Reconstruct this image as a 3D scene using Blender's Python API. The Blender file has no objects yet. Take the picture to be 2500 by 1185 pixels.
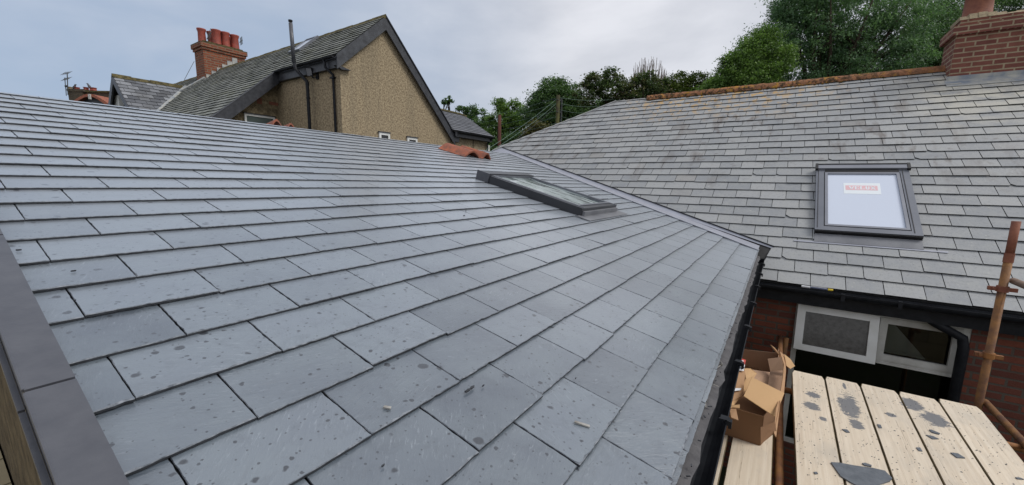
import bpy, math, random
import numpy as np
from mathutils import Vector, Matrix
V = Vector
SC = bpy.context.scene
COL = SC.collection
# ---------------------------------------------------------------- camera
FOC, YAW, PIT, ROL = 974.06, 0.98398, 0.150409, 0.017333
FW = V((math.sin(YAW)*math.cos(PIT), math.cos(YAW)*math.cos(PIT), -math.sin(PIT)))
RT = V((math.cos(YAW), -math.sin(YAW), 0)); UP = RT.cross(FW)
RT, UP = RT*math.cos(ROL)+UP*math.sin(ROL), UP*math.cos(ROL)-RT*math.sin(ROL)
cd = bpy.data.cameras.new('camera'); cam = bpy.data.objects.new('camera', cd); COL.objects.link(cam)
cd.sensor_width = 36; cd.lens = FOC/2500*36; cd.clip_start = .02; cd.clip_end = 3000
cam.matrix_world = Matrix(((RT.x, UP.x, -FW.x, 0), (RT.y, UP.y, -FW.y, 0), (RT.z, UP.z, -FW.z, 0), (0, 0, 0, 1)))
SC.camera = cam
def ray(x, y): return FW*FOC + RT*(x-1250) - UP*(y-592.5)
def onpl(x, y, n, p0):
    r = ray(x, y); n = V(n); return r*(n.dot(V(p0))/n.dot(r))
def onX(x, y, X): return onpl(x, y, (1, 0, 0), (X, 0, 0))
def onY(x, y, Y): return onpl(x, y, (0, 1, 0), (0, Y, 0))
def onZ(x, y, Z): return onpl(x, y, (0, 0, 1), (0, 0, Z))
def far(x, y, d): return ray(x, y)/FOC*d          # d = depth along the view axis
# ---------------------------------------------------------------- light
SC.view_settings.view_transform = 'Standard'; SC.view_settings.look = 'None'
SC.view_settings.exposure = 0.22; SC.view_settings.gamma = 1
SUNEL, SUNDIR = math.radians(50), V((0.30, -0.75, 0)).normalized()
sd = SUNDIR*math.cos(SUNEL) + V((0, 0, math.sin(SUNEL)))
sl = bpy.data.lights.new('sun', 'SUN'); sl.energy = 1.9; sl.angle = math.radians(25); sl.color = (1, .97, .92)
so = bpy.data.objects.new('sun', sl); COL.objects.link(so)
so.rotation_euler = sd.to_track_quat('Z', 'Y').to_euler()
W = bpy.data.worlds.new('World'); SC.world = W; W.use_nodes = True
nt = W.node_tree; nt.nodes.clear(); nn = nt.nodes.new; lk = nt.links.new
out = nn('ShaderNodeOutputWorld'); bgk = nn('ShaderNodeBackground'); lk(bgk.outputs[0], out.inputs[0])
sky = nn('ShaderNodeTexSky'); sky.sky_type = 'NISHITA'; sky.sun_disc = False
sky.sun_elevation = SUNEL; sky.sun_rotation = math.atan2(SUNDIR.x, SUNDIR.y)
sk = nn('ShaderNodeVectorMath'); sk.operation = 'SCALE'; sk.inputs['Scale'].default_value = .10; lk(sky.outputs[0], sk.inputs[0])
tc = nn('ShaderNodeTexCoord')
def wmath(op, a, b=None, clamp=False):
    m = nn('ShaderNodeMath'); m.operation = op; m.use_clamp = clamp
    for i, v in enumerate((a, b)):
        if v is None: continue
        if isinstance(v, (int, float)): m.inputs[i].default_value = v
        else: lk(v, m.inputs[i])
    return m.outputs[0]
dot = nn('ShaderNodeVectorMath'); dot.operation = 'DOT_PRODUCT'; lk(tc.outputs['Generated'], dot.inputs[0])
bl = ray(60, 250).normalized(); dot.inputs[1].default_value = bl
mp = nn('ShaderNodeMapping'); mp.inputs['Scale'].default_value = (1, 1, 2.6); lk(tc.outputs['Generated'], mp.inputs[0])
n1 = nn('ShaderNodeTexNoise'); n1.inputs['Scale'].default_value = 2.1; n1.inputs['Detail'].default_value = 6; n1.inputs['Roughness'].default_value = .52; n1.inputs['Distortion'].default_value = .25; lk(mp.outputs[0], n1.inputs['Vector'])
rp = nn('ShaderNodeValToRGB'); lk(n1.outputs['Fac'], rp.inputs[0])
e = rp.color_ramp.elements; e[0].position = .36; e[0].color = (.62, .64, .70, 1); e[1].position = .60; e[1].color = (.87, .88, .93, 1)
blue = nn('ShaderNodeMixRGB'); lk(rp.outputs[0], blue.inputs[1]); blue.inputs[2].default_value = (.40, .50, .66, 1)
f1 = wmath('MULTIPLY', wmath('SUBTRACT', dot.outputs['Value'], .55), 2.1, True)
nm = wmath('MULTIPLY', n1.outputs['Fac'], 1.5)
lk(wmath('MULTIPLY', f1, wmath('SUBTRACT', 1.75, nm), True), blue.inputs[0])
mx = nn('ShaderNodeMixRGB'); mx.inputs[0].default_value = .9; lk(sk.outputs[0], mx.inputs[1]); lk(blue.outputs[0], mx.inputs[2])
lk(mx.outputs[0], bgk.inputs[0]); bgk.inputs[1].default_value = .84
# ---------------------------------------------------------------- materials
class NB:
    def __init__(s, name):
        s.m = bpy.data.materials.new(name); s.m.use_nodes = True; s.t = s.m.node_tree
        s.b = s.t.nodes['Principled BSDF']; s.co = s.t.nodes.new('ShaderNodeTexCoord')
    def n(s, typ, **k):
        q = s.t.nodes.new(typ)
        for a, v in k.items():
            if a in q.inputs.keys() if hasattr(q.inputs, 'keys') else False: s.put(q.inputs[a], v)
            else: setattr(q, a, v)
        return q
    def put(s, sock, v):
        if hasattr(v, 'is_linked') or isinstance(v, bpy.types.NodeSocket): s.t.links.new(v, sock)
        else:
            if isinstance(v, tuple) and len(v) == 3 and sock.type == 'RGBA': v = v+(1,)
            sock.default_value = v
    def math(s, op, a, b=0.0, clamp=False):
        q = s.n('ShaderNodeMath', operation=op, use_clamp=clamp); s.put(q.inputs[0], a); s.put(q.inputs[1], b); return q.outputs[0]
    def mix(s, f, a, b, mode='MIX'):
        q = s.n('ShaderNodeMixRGB', blend_type=mode); s.put(q.inputs[0], f); s.put(q.inputs[1], a); s.put(q.inputs[2], b); return q.outputs[0]
    def noise(s, scale, detail=3, rough=.55, vec=None, dist=0):
        q = s.n('ShaderNodeTexNoise'); q.inputs['Scale'].default_value = scale; q.inputs['Detail'].default_value = detail
        q.inputs['Roughness'].default_value = rough; q.inputs['Distortion'].default_value = dist
        s.t.links.new(vec if vec is not None else s.co.outputs['Object'], q.inputs['Vector']); return q.outputs['Fac']
    def step(s, x, lo, hi):
        q = s.n('ShaderNodeMapRange'); q.clamp = True; s.put(q.inputs[0], x); q.inputs[1].default_value = lo; q.inputs[2].default_value = hi; return q.outputs[0]
    def map(s, vec, scale=(1, 1, 1), rot=(0, 0, 0), loc=(0, 0, 0)):
        q = s.n('ShaderNodeMapping'); s.t.links.new(vec, q.inputs[0]); q.inputs['Scale'].default_value = scale; q.inputs['Rotation'].default_value = rot; q.inputs['Location'].default_value = loc; return q.outputs[0]
    def attr(s, name):
        q = s.n('ShaderNodeAttribute', attribute_name=name); return q.outputs['Fac']
    def bump(s, h, strength=.3, dist=.01):
        q = s.n('ShaderNodeBump'); q.inputs['Strength'].default_value = strength; q.inputs['Distance'].default_value = dist
        s.put(q.inputs['Height'], h); s.t.links.new(q.outputs[0], s.b.inputs['Normal'])
    def fin(s, col, rough=.6, metal=0.0, spec=.5):
        s.put(s.b.inputs['Base Color'], col); s.put(s.b.inputs['Roughness'], rough); s.put(s.b.inputs['Metallic'], metal); s.put(s.b.inputs['Specular IOR Level'], spec)
        return s.m
def simple(name, c1, c2=None, scale=8, rough=.6, bump=.15, bscale=60, metal=0, spec=.5, bd=.004, lo=.35, hi=.65):
    b = NB(name); c2 = c2 or tuple(x*.75 for x in c1)
    f = b.step(b.noise(scale, 5, .6), lo, hi)
    if bump: b.bump(b.noise(bscale, 3), bump, bd)
    return b.fin(b.mix(f, c1, c2), rough, metal, spec)
M = {}
def slate_near():
    b = NB('new_slate'); uv = b.co.outputs['UV']; t1 = b.attr('tone'); t2 = b.attr('tone2')
    base = b.mix(t1, (.044, .060, .082), (.138, .166, .200))
    cl = b.step(b.noise(5, 4, .6, uv), .35, .7); base = b.mix(b.math('MULTIPLY', cl, .5), base, (.150, .184, .205)); base = b.mix(b.math('MULTIPLY', b.step(b.noise(13, 6, .75, uv, .6), .50, .66), .35), base, (.045, .058, .075))
    vr = b.n('ShaderNodeVectorRotate', rotation_type='Z_AXIS'); b.t.links.new(uv, vr.inputs[0]); b.put(vr.inputs['Angle'], b.math('MULTIPLY', b.math('SUBTRACT', t2, .6), 2.2))
    st = b.map(vr.outputs[0], (26, 150, 1)); w = b.noise(1.0, 4, .7, st, .5)
    streak = b.step(w, .57, .70)
    flk = b.step(b.noise(3.3, 3, .6, uv), .42, .66)
    base = b.mix(b.math('MULTIPLY', b.math('MULTIPLY', streak, flk), .55), base, (.33, .37, .41))
    darkst = b.step(b.noise(1.0, 4, .6, b.map(vr.outputs[0], (4, 60, 1), loc=(3, 7, 0))), .62, .72)
    base = b.mix(b.math('MULTIPLY', darkst, .35), base, (.10, .115, .135))
    # pale scuffs along edges, scratches
    sc = b.step(b.noise(22, 5, .7, uv, .8), .66, .74); base = b.mix(b.math('MULTIPLY', sc, .3), base, (.38, .40, .42))
    # rain spots
    spots = None
    for scale, r0, keep, amt in ((11, .17, .62, .95), (19, .22, .70, .95), (37, .25, .68, .9), (80, .27, .60, .8)):
        dn = b.n('ShaderNodeTexNoise'); dn.inputs['Scale'].default_value = scale*2.2; b.t.links.new(uv, dn.inputs['Vector'])
        vm = b.n('ShaderNodeVectorMath', operation='MULTIPLY_ADD'); b.t.links.new(dn.outputs['Color'], vm.inputs[0]); vm.inputs[1].default_value = (.34/scale,)*3; b.t.links.new(uv, vm.inputs[2])
        vo = b.n('ShaderNodeTexVoronoi'); vo.inputs['Scale'].default_value = scale; vo.inputs['Randomness'].default_value = .95; b.t.links.new(vm.outputs[0], vo.inputs['Vector'])
        sp = b.n('ShaderNodeSeparateColor'); b.t.links.new(vo.outputs['Color'], sp.inputs[0])
        rad = b.math('MULTIPLY', b.math('SUBTRACT', sp.outputs[0], 1-keep), r0/keep)
        s = b.math('MULTIPLY', b.math('SUBTRACT', rad, vo.outputs['Distance']), 22, True)
        s = b.math('MULTIPLY', s, amt, True)
        spots = s if spots is None else b.math('MAXIMUM', spots, s)
    base = b.mix(spots, base, (.024, .028, .036))
    b.put(b.b.inputs['Coat IOR'], b.math('SUBTRACT', 1.70, b.math('MULTIPLY', spots, .35)))
    rough = b.math('SUBTRACT', .40, b.math('MULTIPLY', spots, .12))
    h = b.math('ADD', b.math('MULTIPLY', w, .6), b.math('MULTIPLY', b.noise(1, 5, .7, b.map(vr.outputs[0], (9, 28, 1)), .8), 1.3))
    b.bump(h, .42, .006); b.put(b.b.inputs['Coat Weight'], 1.0); b.put(b.b.inputs['Coat Roughness'], .22); b.put(b.b.inputs['Sheen Weight'], b.math('SUBTRACT', 1.0, b.math('MULTIPLY', spots, .6))); b.put(b.b.inputs['Sheen Roughness'], .35); b.put(b.b.inputs['Sheen Tint'], (.92, .96, 1.0))
    return b.fin(base, rough, 0, 1.0)
M['slate'] = slate_near()
def slate_old():
    b = NB('weathered_slate'); uv = b.co.outputs['UV']; t1 = b.attr('tone'); t2 = b.attr('tone2')
    base = b.mix(t1, (.220, .232, .246), (.308, .316, .320))
    base = b.mix(b.math('MULTIPLY', b.step(t2, .9, 1.0), .35), base, (.20, .165, .13))
    base = b.mix(b.math('MULTIPLY', b.step(b.noise(9, 5, .65, uv), .42, .7), .5), base, (.32, .325, .31)); base = b.mix(b.math('MULTIPLY', b.step(b.noise(26, 5, .75, uv), .53, .66), .45), base, (.15, .155, .16))
    sp = b.n('ShaderNodeSeparateXYZ'); b.t.links.new(uv, sp.inputs[0]); U, S = sp.outputs[0], sp.outputs[1]
    # dark run stains, more of them on the upper left
    stn = b.math('MULTIPLY', b.step(b.noise(1, 4, .6, b.map(uv, (5, 1.6, 1)), .3), .53, .66), b.step(b.noise(.55, 2, .5, b.map(uv, loc=(7.3, 2.1, 0))), .40, .60))
    stn = b.math('MULTIPLY', stn, b.step(S, 1.2, 2.6)); base = b.mix(b.math('MULTIPLY', stn, .75), base, (.115, .095, .085))
    blt = b.math('MULTIPLY', b.step(b.noise(5.5, 3, .6, uv), .62, .68), b.step(S, 1.5, 3)); base = b.mix(b.math('MULTIPLY', blt, .5), base, (.11, .092, .085))
    # orange lichen close to the ridge
    reg = b.math('MULTIPLY', b.step(S, 3.9, 5.0), b.math('SUBTRACT', 1, b.step(U, -.6, 1.2))); reg = b.math('MULTIPLY', reg, b.step(U, -3.4, -2.4))
    lic = b.math('MULTIPLY', b.step(b.noise(6.5, 5, .7, uv), b_lo := .52, .57), reg); base = b.mix(b.math('MULTIPLY', lic, .85), base, (.50, .30, .08))
    # pale mortar wash under the chimney
    d = b.math('MULTIPLY', b.step(U, 1.2, 2.0), b.step(S, 2.9, 4.3)); ws = b.math('MULTIPLY', d, b.step(b.noise(3.2, 5, .65, uv), .36, .56)); base = b.mix(b.math('MULTIPLY', ws, .7), base, (.54, .51, .42))
    # small pale lichen dots
    vo = b.n('ShaderNodeTexVoronoi'); vo.inputs['Scale'].default_value = 16; b.t.links.new(uv, vo.inputs['Vector'])
    dots = b.math('MULTIPLY', b.math('SUBTRACT', .16, vo.outputs['Distance']), 14, True); dots = b.math('MULTIPLY', dots, b.step(b.noise(2, 2, .5, uv), .40, .55))
    base = b.mix(b.math('MULTIPLY', dots, .45), base, (.42, .42, .38))
    v2 = b.n('ShaderNodeTexVoronoi'); v2.inputs['Scale'].default_value = 30; b.t.links.new(uv, v2.inputs['Vector'])
    dd = b.math('MULTIPLY', b.math('SUBTRACT', .15, v2.outputs['Distance']), 14, True); base = b.mix(b.math('MULTIPLY', dd, .5), base, (.09, .09, .09))
    b.bump(b.noise(45, 5, .7, uv), .45, .006)
    return b.fin(base, .62, 0, .45)
M['oldslate'] = slate_old()
def slate_far(name, c1, c2, moss):
    b = NB(name); uv = b.co.outputs['UV']; t1 = b.attr('tone')
    base = b.mix(t1, c1, c2); base = b.mix(b.math('MULTIPLY', b.step(b.noise(1.4, 5, .7, uv), .48, .66), .6), base, moss)
    b.bump(b.noise(30, 4, .6, uv), .4, .01); return b.fin(base, .7, 0, .35)
M['mossslate'] = slate_far('mossy_slate', (.11, .117, .105), (.24, .248, .225), (.15, .155, .09))
M['darkslate'] = slate_far('dark_slate', (.075, .08, .092), (.23, .24, .26), (.07, .07, .07))
M['wingslate'] = slate_far('blue_grey_slate', (.085, .09, .105), (.14, .147, .165), (.10, .105, .11))
M['slate_edge'] = simple('slate_edge', (.018, .020, .025), (.04, .044, .052), 40, .7, .5, 120)
M['slate_bevel'] = simple('chipped_slate', (.07, .082, .10), (.22, .24, .27), 55, .65, .5, 150)
M['oldedge'] = simple('old_slate_edge', (.016, .016, .017), (.028, .028, .028), 30, .8, .3)
def brick(name, c1, c2, mort, scale=1.0, blotch=.4, ms=.011):
    b = NB(name); br = b.n('ShaderNodeTexBrick'); b.t.links.new(b.co.outputs['UV'], br.inputs['Vector'])
    for k, v in (('Color1', c1+(1,)), ('Color2', c2+(1,)), ('Mortar', mort+(1,)), ('Scale', scale), ('Mortar Size', ms), ('Mortar Smooth', .25), ('Bias', -.1), ('Brick Width', .225), ('Row Height', .075)): br.inputs[k].default_value = v
    c = b.mix(b.math('MULTIPLY', b.step(b.noise(7, 5, .65), .42, .7), blotch), br.outputs['Color'], tuple(x*.45 for x in c1))
    h = b.math('SUBTRACT', b.noise(60, 3), b.math('MULTIPLY', br.outputs['Fac'], 1.5)); b.bump(h, .5, .008)
    return b.fin(c, .85, 0, .25)
M['brick_wall'] = brick('red_brick', (.20, .065, .04), (.11, .042, .033), (.10, .085, .07))
M['brick_chim'] = brick('chimney_brick', (.22, .085, .062), (.15, .055, .045), (.34, .27, .18))
M['brick_far'] = brick('orange_red_brick', (.27, .078, .038), (.14, .045, .03), (.20, .15, .105), .72, ms=.014)
M['brick_dark'] = brick('sooty_brick', (.10, .075, .05), (.07, .06, .05), (.12, .11, .08))
def dash():
    b = NB('pebbledash'); f = b.noise(17, 4, .8); g = b.noise(55, 2, .6)
    c = b.mix(b.step(f, .42, .58), (.165, .125, .08), (.40, .325, .215)); c = b.mix(b.math('MULTIPLY', b.step(g, .45, .6), .4), c, (.44, .35, .22))
    c = b.mix(b.math('MULTIPLY', b.step(b.noise(1, 4, .6, b.map(b.co.outputs['Object'], (2.2, 2.2, .35))), .48, .72), .4), c, (.17, .145, .105))
    b.bump(f, .8, .03); return b.fin(c, .9, 0, .2)
M['dash'] = dash()
def dash2():
    b = NB('blotched_pebbledash'); f = b.noise(14, 4, .75)
    c = b.mix(b.step(f, .40, .62), (.15, .115, .065), (.36, .29, .18)); c = b.mix(b.math('MULTIPLY', b.step(b.noise(2.3, 5, .7), .44, .62), .75), c, (.085, .07, .045))  # darker mix with large dark blotches, for the rear wall
    b.bump(f, .8, .03); return b.fin(c, .9, 0, .2)
M['dash2'] = dash2()
M['roughcast'] = simple('brown_render', (.16, .125, .075), (.07, .055, .035), 9, .9, .8, 45, spec=.2, bd=.01)
M['black'] = simple('black_plastic', (.008, .009, .012), (.017, .019, .023), 12, .5, .08, 30, spec=.2)
M['blackpaint'] = simple('black_painted_board', (.020, .022, .028), (.045, .048, .056), 9, .45, .3, 40)
M['bargegrey'] = simple('faded_black_board', (.055, .06, .07), (.02, .022, .027), 5, .5, .3, 30)
M['trim'] = simple('dark_grey_trim', (.062, .065, .078), (.092, .095, .108), 14, .42, .12, 90, lo=.3, hi=.8)
M['lead'] = simple('new_lead', (.35, .365, .42), (.29, .30, .345), 5, .45, .1, 20, metal=.15)
M['leadgrey'] = simple('grey_flashing', (.19, .195, .21), (.14, .145, .16), 6, .4, .1, 20, metal=.2)
M['aludark'] = simple('anthracite_aluminium', (.030, .032, .037), (.042, .045, .052), 3, .36, .03, 30, metal=.2)
M['oldlead'] = simple('old_lead', (.20, .23, .27), (.42, .41, .36), 6, .6, .2, 20)
M['alu'] = simple('grey_aluminium', (.15, .16, .185), (.18, .19, .215), 3, .34, .03, 30, metal=.35)
M['alulight'] = simple('light_grey_aluminium', (.20, .21, .24), (.24, .25, .28), 3, .36, .03, 30, metal=.3)
M['gap'] = simple('black_gasket_and_shade', (.008, .008, .010), None, 5, .5, 0)  # black for gaskets, also for painted shade in the valley and window
M['upvc'] = simple('white_plastic', (.62, .63, .60), (.72, .73, .72), 4, .35, .05, 20)
M['upvcdirty'] = simple('dirty_white_plastic', (.42, .41, .38), (.58, .58, .55), 6, .45, .1, 20)
M['terracotta'] = simple('terracotta', (.33, .095, .045), (.15, .06, .04), 11, .75, .4, 50)
M['potred'] = simple('red_clay_pot', (.36, .070, .045), (.22, .05, .035), 8, .6, .2, 30)
M['mortar'] = simple('mortar', (.38, .31, .20), (.26, .21, .14), 20, .9, .8, 50, spec=.2, bd=.01)
def ridge():
    b = NB('mossy_ridge_clay'); c = b.mix(b.step(b.noise(9, 5, .7), .4, .65), (.33, .15, .075), (.21, .11, .065))
    sp = b.n('ShaderNodeSeparateXYZ'); b.t.links.new(b.co.outputs['Object'], sp.inputs[0]); y = sp.outputs[1]
    reg = b.step(y, -1.5, .4)
    c = b.mix(b.math('MULTIPLY', b.step(b.noise(12, 6, .75), .47, .55), b.math('MULTIPLY', reg, .9)), c, (.035, .028, .014))
    c = b.mix(b.math('MULTIPLY', b.step(b.noise(9, 5, .7, b.map(b.co.outputs['Object'], loc=(4, 4, 4))), .56, .62), b.math('MULTIPLY', reg, .75)), c, (.46, .24, .035))
    b.bump(b.noise(25, 5, .7), .9, .03); return b.fin(c, .9, 0, .2)
M['ridge'] = ridge()
M['mossridge'] = simple('mossy_stone_ridge', (.15, .125, .06), (.045, .042, .025), 7, .95, .9, 20, spec=.1, bd=.03)
def wood(name, c1, c2, knots=True):
    b = NB(name); uv = b.co.outputs['UV']; t = b.attr('tone')
    off = b.n('ShaderNodeCombineXYZ'); b.put(off.inputs[0], b.math('MULTIPLY', t, 9)); b.put(off.inputs[1], b.math('MULTIPLY', t, 37))
    va = b.n('ShaderNodeVectorMath', operation='ADD'); b.t.links.new(uv, va.inputs[0]); b.t.links.new(off.outputs[0], va.inputs[1]); v = va.outputs[0]
    g = b.noise(1, 5, .65, b.map(v, (2.2, 55, 1)), .5); c = b.mix(b.step(g, .36, .68), c1, c2)
    c = b.mix(b.math('MULTIPLY', b.step(b.noise(3, 4, .6, v), .5, .7), .35), c, tuple(x*.78 for x in c1))
    vo = b.n('ShaderNodeTexVoronoi'); vo.inputs['Scale'].default_value = 1; b.t.links.new(b.map(v, (2.0, 5, 1)), vo.inputs['Vector'])
    k = b.math('MULTIPLY', b.math('SUBTRACT', .085, vo.outputs['Distance']), 22, True); c = b.mix(b.math('MULTIPLY', k, .6), c, (.20, .11, .05))
    wr = b.noise(1, 3, .6, b.map(v, (.7, 26, 1)), .35); crk = b.math('LESS_THAN', b.math('ABSOLUTE', b.math('SUBTRACT', wr, .60)), .0028); c = b.mix(b.math('MULTIPLY', crk, .6), c, (.13, .09, .055))
    c = b.mix(b.math('MULTIPLY', b.step(b.noise(2.2, 5, .7, b.map(v, (1, 2, 1), loc=(5, 5, 0))), .5, .72), .5), c, (.40, .375, .33))
    # dried splashes and specks
    s = b.step(b.noise(60, 3, .6, v, .3), .69, .73); c = b.mix(b.math('MULTIPLY', s, .6), c, (.13, .12, .11))
    # slate dust smears
    sp = b.n('ShaderNodeSeparateXYZ'); b.t.links.new(uv, sp.inputs[0]); rag = b.noise(1, 6, .8, b.map(uv, (30, 14, 1)), .7); sm = None
    for (x0, y0, rx, ry) in ((3.595, -.35, .05, .045), (3.41, -.335, .055, .055), (3.27, -.39, .03, .025), (3.56, -.555, .19, .06), (3.32, -.57, .06, .04), (3.88, -.56, .05, .012), (3.83, -.93, .10, .06), (3.68, -1.02, .10, .07), (3.58, -.78, .03, .03)):
        dx = b.math('MULTIPLY', b.math('SUBTRACT', sp.outputs[0], x0), 1/rx); dy = b.math('MULTIPLY', b.math('SUBTRACT', sp.outputs[1], y0), 1/ry)
        d = b.math('SQRT', b.math('ADD', b.math('MULTIPLY', dx, dx), b.math('MULTIPLY', dy, dy)))
        q = b.step(b.math('SUBTRACT', b.math('MULTIPLY', rag, 2.4), d), .22, .34); sm = q if sm is None else b.math('MAXIMUM', sm, q)
    c = b.mix(b.math('MULTIPLY', sm, .85), c, (.10, .115, .14))
    b.bump(g, .3, .004); return b.fin(c, .75, 0, .25)
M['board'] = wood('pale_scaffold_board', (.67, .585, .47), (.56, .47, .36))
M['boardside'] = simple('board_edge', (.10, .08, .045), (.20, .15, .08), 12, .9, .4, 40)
M['rust'] = simple('rusty_tube', (.30, .13, .035), (.14, .055, .028), 14, .75, .5, 70, lo=.3, hi=.7)
M['rusty'] = simple('yellow_rusty_tube', (.27, .125, .035), (.11, .048, .025), 11, .7, .5, 70)
M['rustred'] = simple('red_brown_rust', (.16, .055, .035), (.24, .09, .05), 12, .8, .6, 60)
M['tube'] = simple('grey_rusty_tube', (.26, .20, .16), (.20, .12, .08), 12, .6, .5, 70)
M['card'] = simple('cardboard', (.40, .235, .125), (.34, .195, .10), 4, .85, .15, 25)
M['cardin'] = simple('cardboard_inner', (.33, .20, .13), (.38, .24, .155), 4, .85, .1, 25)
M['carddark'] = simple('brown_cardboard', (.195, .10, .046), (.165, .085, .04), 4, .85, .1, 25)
M['cardlight'] = simple('pale_cardboard', (.50, .31, .155), (.45, .28, .135), 3, .85, .1, 25)
M['white'] = simple('white_print', (.70, .71, .74), None, 4, .6, 0)
M['red'] = simple('red_print', (.55, .035, .02), None, 4, .6, 0)
M['ink'] = simple('ink', (.12, .14, .22), None, 4, .6, 0)
M['yellow'] = simple('yellow_cap', (.75, .55, .03), None, 4, .5, 0)
M['steel'] = simple('zinc_nail', (.55, .53, .48), (.3, .28, .25), 30, .4, .1, metal=.8)
M['sticker'] = simple('faded_sticker', (.70, .745, .77), (.72, .765, .79), 4, .35, 0)
M['stickred'] = simple('faded_red_print', (.70, .43, .45), (.72, .46, .48), 4, .35, 0)
M['underlay'] = simple('grey_felt', (.05, .048, .052), (.09, .087, .09), 20, .8, .7, 50)
def glass(name, col, rough=.03, wave=0, spec=.8, sc=5):
    b = NB(name)
    if wave: b.bump(b.noise(sc, 2, .5), wave, .02)
    return b.fin(col, rough, 0, spec)
M['blackglass'] = glass('dark_glass', (.008, .009, .010), .03, .05, .5)
def clear():
    b = NB('clear_glass'); tr = b.n('ShaderNodeBsdfTransparent'); tr.inputs[0].default_value = (.62, .64, .62, 1); gl = b.n('ShaderNodeBsdfGlossy'); gl.inputs['Roughness'].default_value = .02
    fr = b.n('ShaderNodeFresnel'); fr.inputs[0].default_value = 1.5; ms = b.n('ShaderNodeMixShader'); o = b.t.nodes['Material Output']
    b.t.links.new(fr.outputs[0], ms.inputs[0]); b.t.links.new(tr.outputs[0], ms.inputs[1]); b.t.links.new(gl.outputs[0], ms.inputs[2]); b.t.links.new(ms.outputs[0], o.inputs[0]); return b.m
M['darkglass'] = clear()
M['frost'] = simple('obscured_glass', (.055, .052, .047), (.10, .098, .09), 28, .25, .4, 60)
M['farglass'] = glass('green_grey_glass', (.10, .13, .125), .06, .05, .7)
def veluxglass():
    b = NB('glass_painted_pale_sky'); return b.fin((.56, .61, .71), .06, 0, .6)  # sky reflection and pale backing behind are put into the base colour
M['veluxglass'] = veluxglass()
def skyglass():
    b = NB('glass_painted_reflections'); v = b.map(b.co.outputs['UV'], (9, 1.6, 1)); f = b.noise(1, 4, .6, v, 1.2)
    c = b.mix(b.step(f, .42, .52), (.035, .05, .05), (.36, .42, .42)); b.bump(f, .12, .01)  # bright reflected streaks are painted into the base colour
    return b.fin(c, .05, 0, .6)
M['skyglass'] = skyglass()
M['bark'] = simple('bark', (.07, .055, .04), (.035, .028, .02), 12, .9, .6, 20, spec=.1)
M['twig'] = simple('bare_twig', (.24, .205, .19), (.17, .145, .13), 6, .9, 0, spec=.1)
M['polewood'] = simple('mossy_pole', (.085, .085, .035), (.05, .045, .03), 5, .9, .3, 30, spec=.1)
M['polebrown'] = simple('brown_pole', (.105, .045, .035), (.075, .035, .03), 5, .9, .3, 30, spec=.1)
M['wire'] = simple('green_grey_cable', (.12, .19, .15), None, 5, .6, 0)
M['wiredark'] = simple('dark_cable', (.05, .055, .055), None, 5, .6, 0)
def leafm(name, c1, c2, c3):
    b = NB(name); t = b.attr('tone'); c = b.mix(b.step(t, 0, .6), c1, c2); c = b.mix(b.step(t, .6, 1), c, c3)
    m = b.fin(c, .55, 0, .3)
    tr = b.n('ShaderNodeBsdfTranslucent'); b.put(tr.inputs[0], b.mix(1.0, c, (1.3, 1.5, .8), 'MULTIPLY')); ms = b.n('ShaderNodeMixShader'); ms.inputs[0].default_value = .28
    o = b.t.nodes['Material Output']; b.t.links.new(b.b.outputs[0], ms.inputs[1]); b.t.links.new(tr.outputs[0], ms.inputs[2]); b.t.links.new(ms.outputs[0], o.inputs[0]); return m
M['leaf'] = leafm('leaf_green', (.045, .090, .026), (.115, .195, .050), (.23, .35, .09))
M['leafd'] = leafm('leaf_dark_green', (.036, .072, .030), (.085, .150, .060), (.17, .27, .105))
M['leafb'] = leafm('leaf_blue_green', (.040, .085, .045), (.105, .185, .092), (.20, .32, .15))
M['leafy'] = leafm('leaf_yellow_green', (.030, .050, .012), (.080, .115, .025), (.16, .20, .05))
M['leafr'] = leafm('leaf_mixed', (.034, .060, .024), (.085, .125, .050), (.17, .14, .075))
M['leafo'] = leafm('leaf_olive_brown', (.05, .05, .02), (.10, .095, .035), (.17, .15, .06))
M['ground'] = simple('dark_yard', (.045, .045, .035), (.03, .04, .02), 2, .95, .5, 20, spec=.1)
def paving():
    b = NB('beige_paving'); br = b.n('ShaderNodeTexBrick'); b.t.links.new(b.co.outputs['UV'], br.inputs['Vector'])
    for k, v in (('Color1', (.42, .35, .22, 1)), ('Color2', (.34, .29, .19, 1)), ('Mortar', (.10, .085, .05, 1)), ('Scale', 1), ('Mortar Size', .008), ('Brick Width', .6), ('Row Height', .3)): br.inputs[k].default_value = v
    b.bump(b.noise(30, 3), .3, .005); return b.fin(b.mix(b.math('MULTIPLY', b.noise(6, 4), .4), br.outputs['Color'], (.2, .17, .1)), .85, 0, .2)
M['paving'] = paving()
M['feather'] = simple('dark_feather', (.05, .05, .06), (.10, .10, .11), 30, .7, 0)
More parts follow.
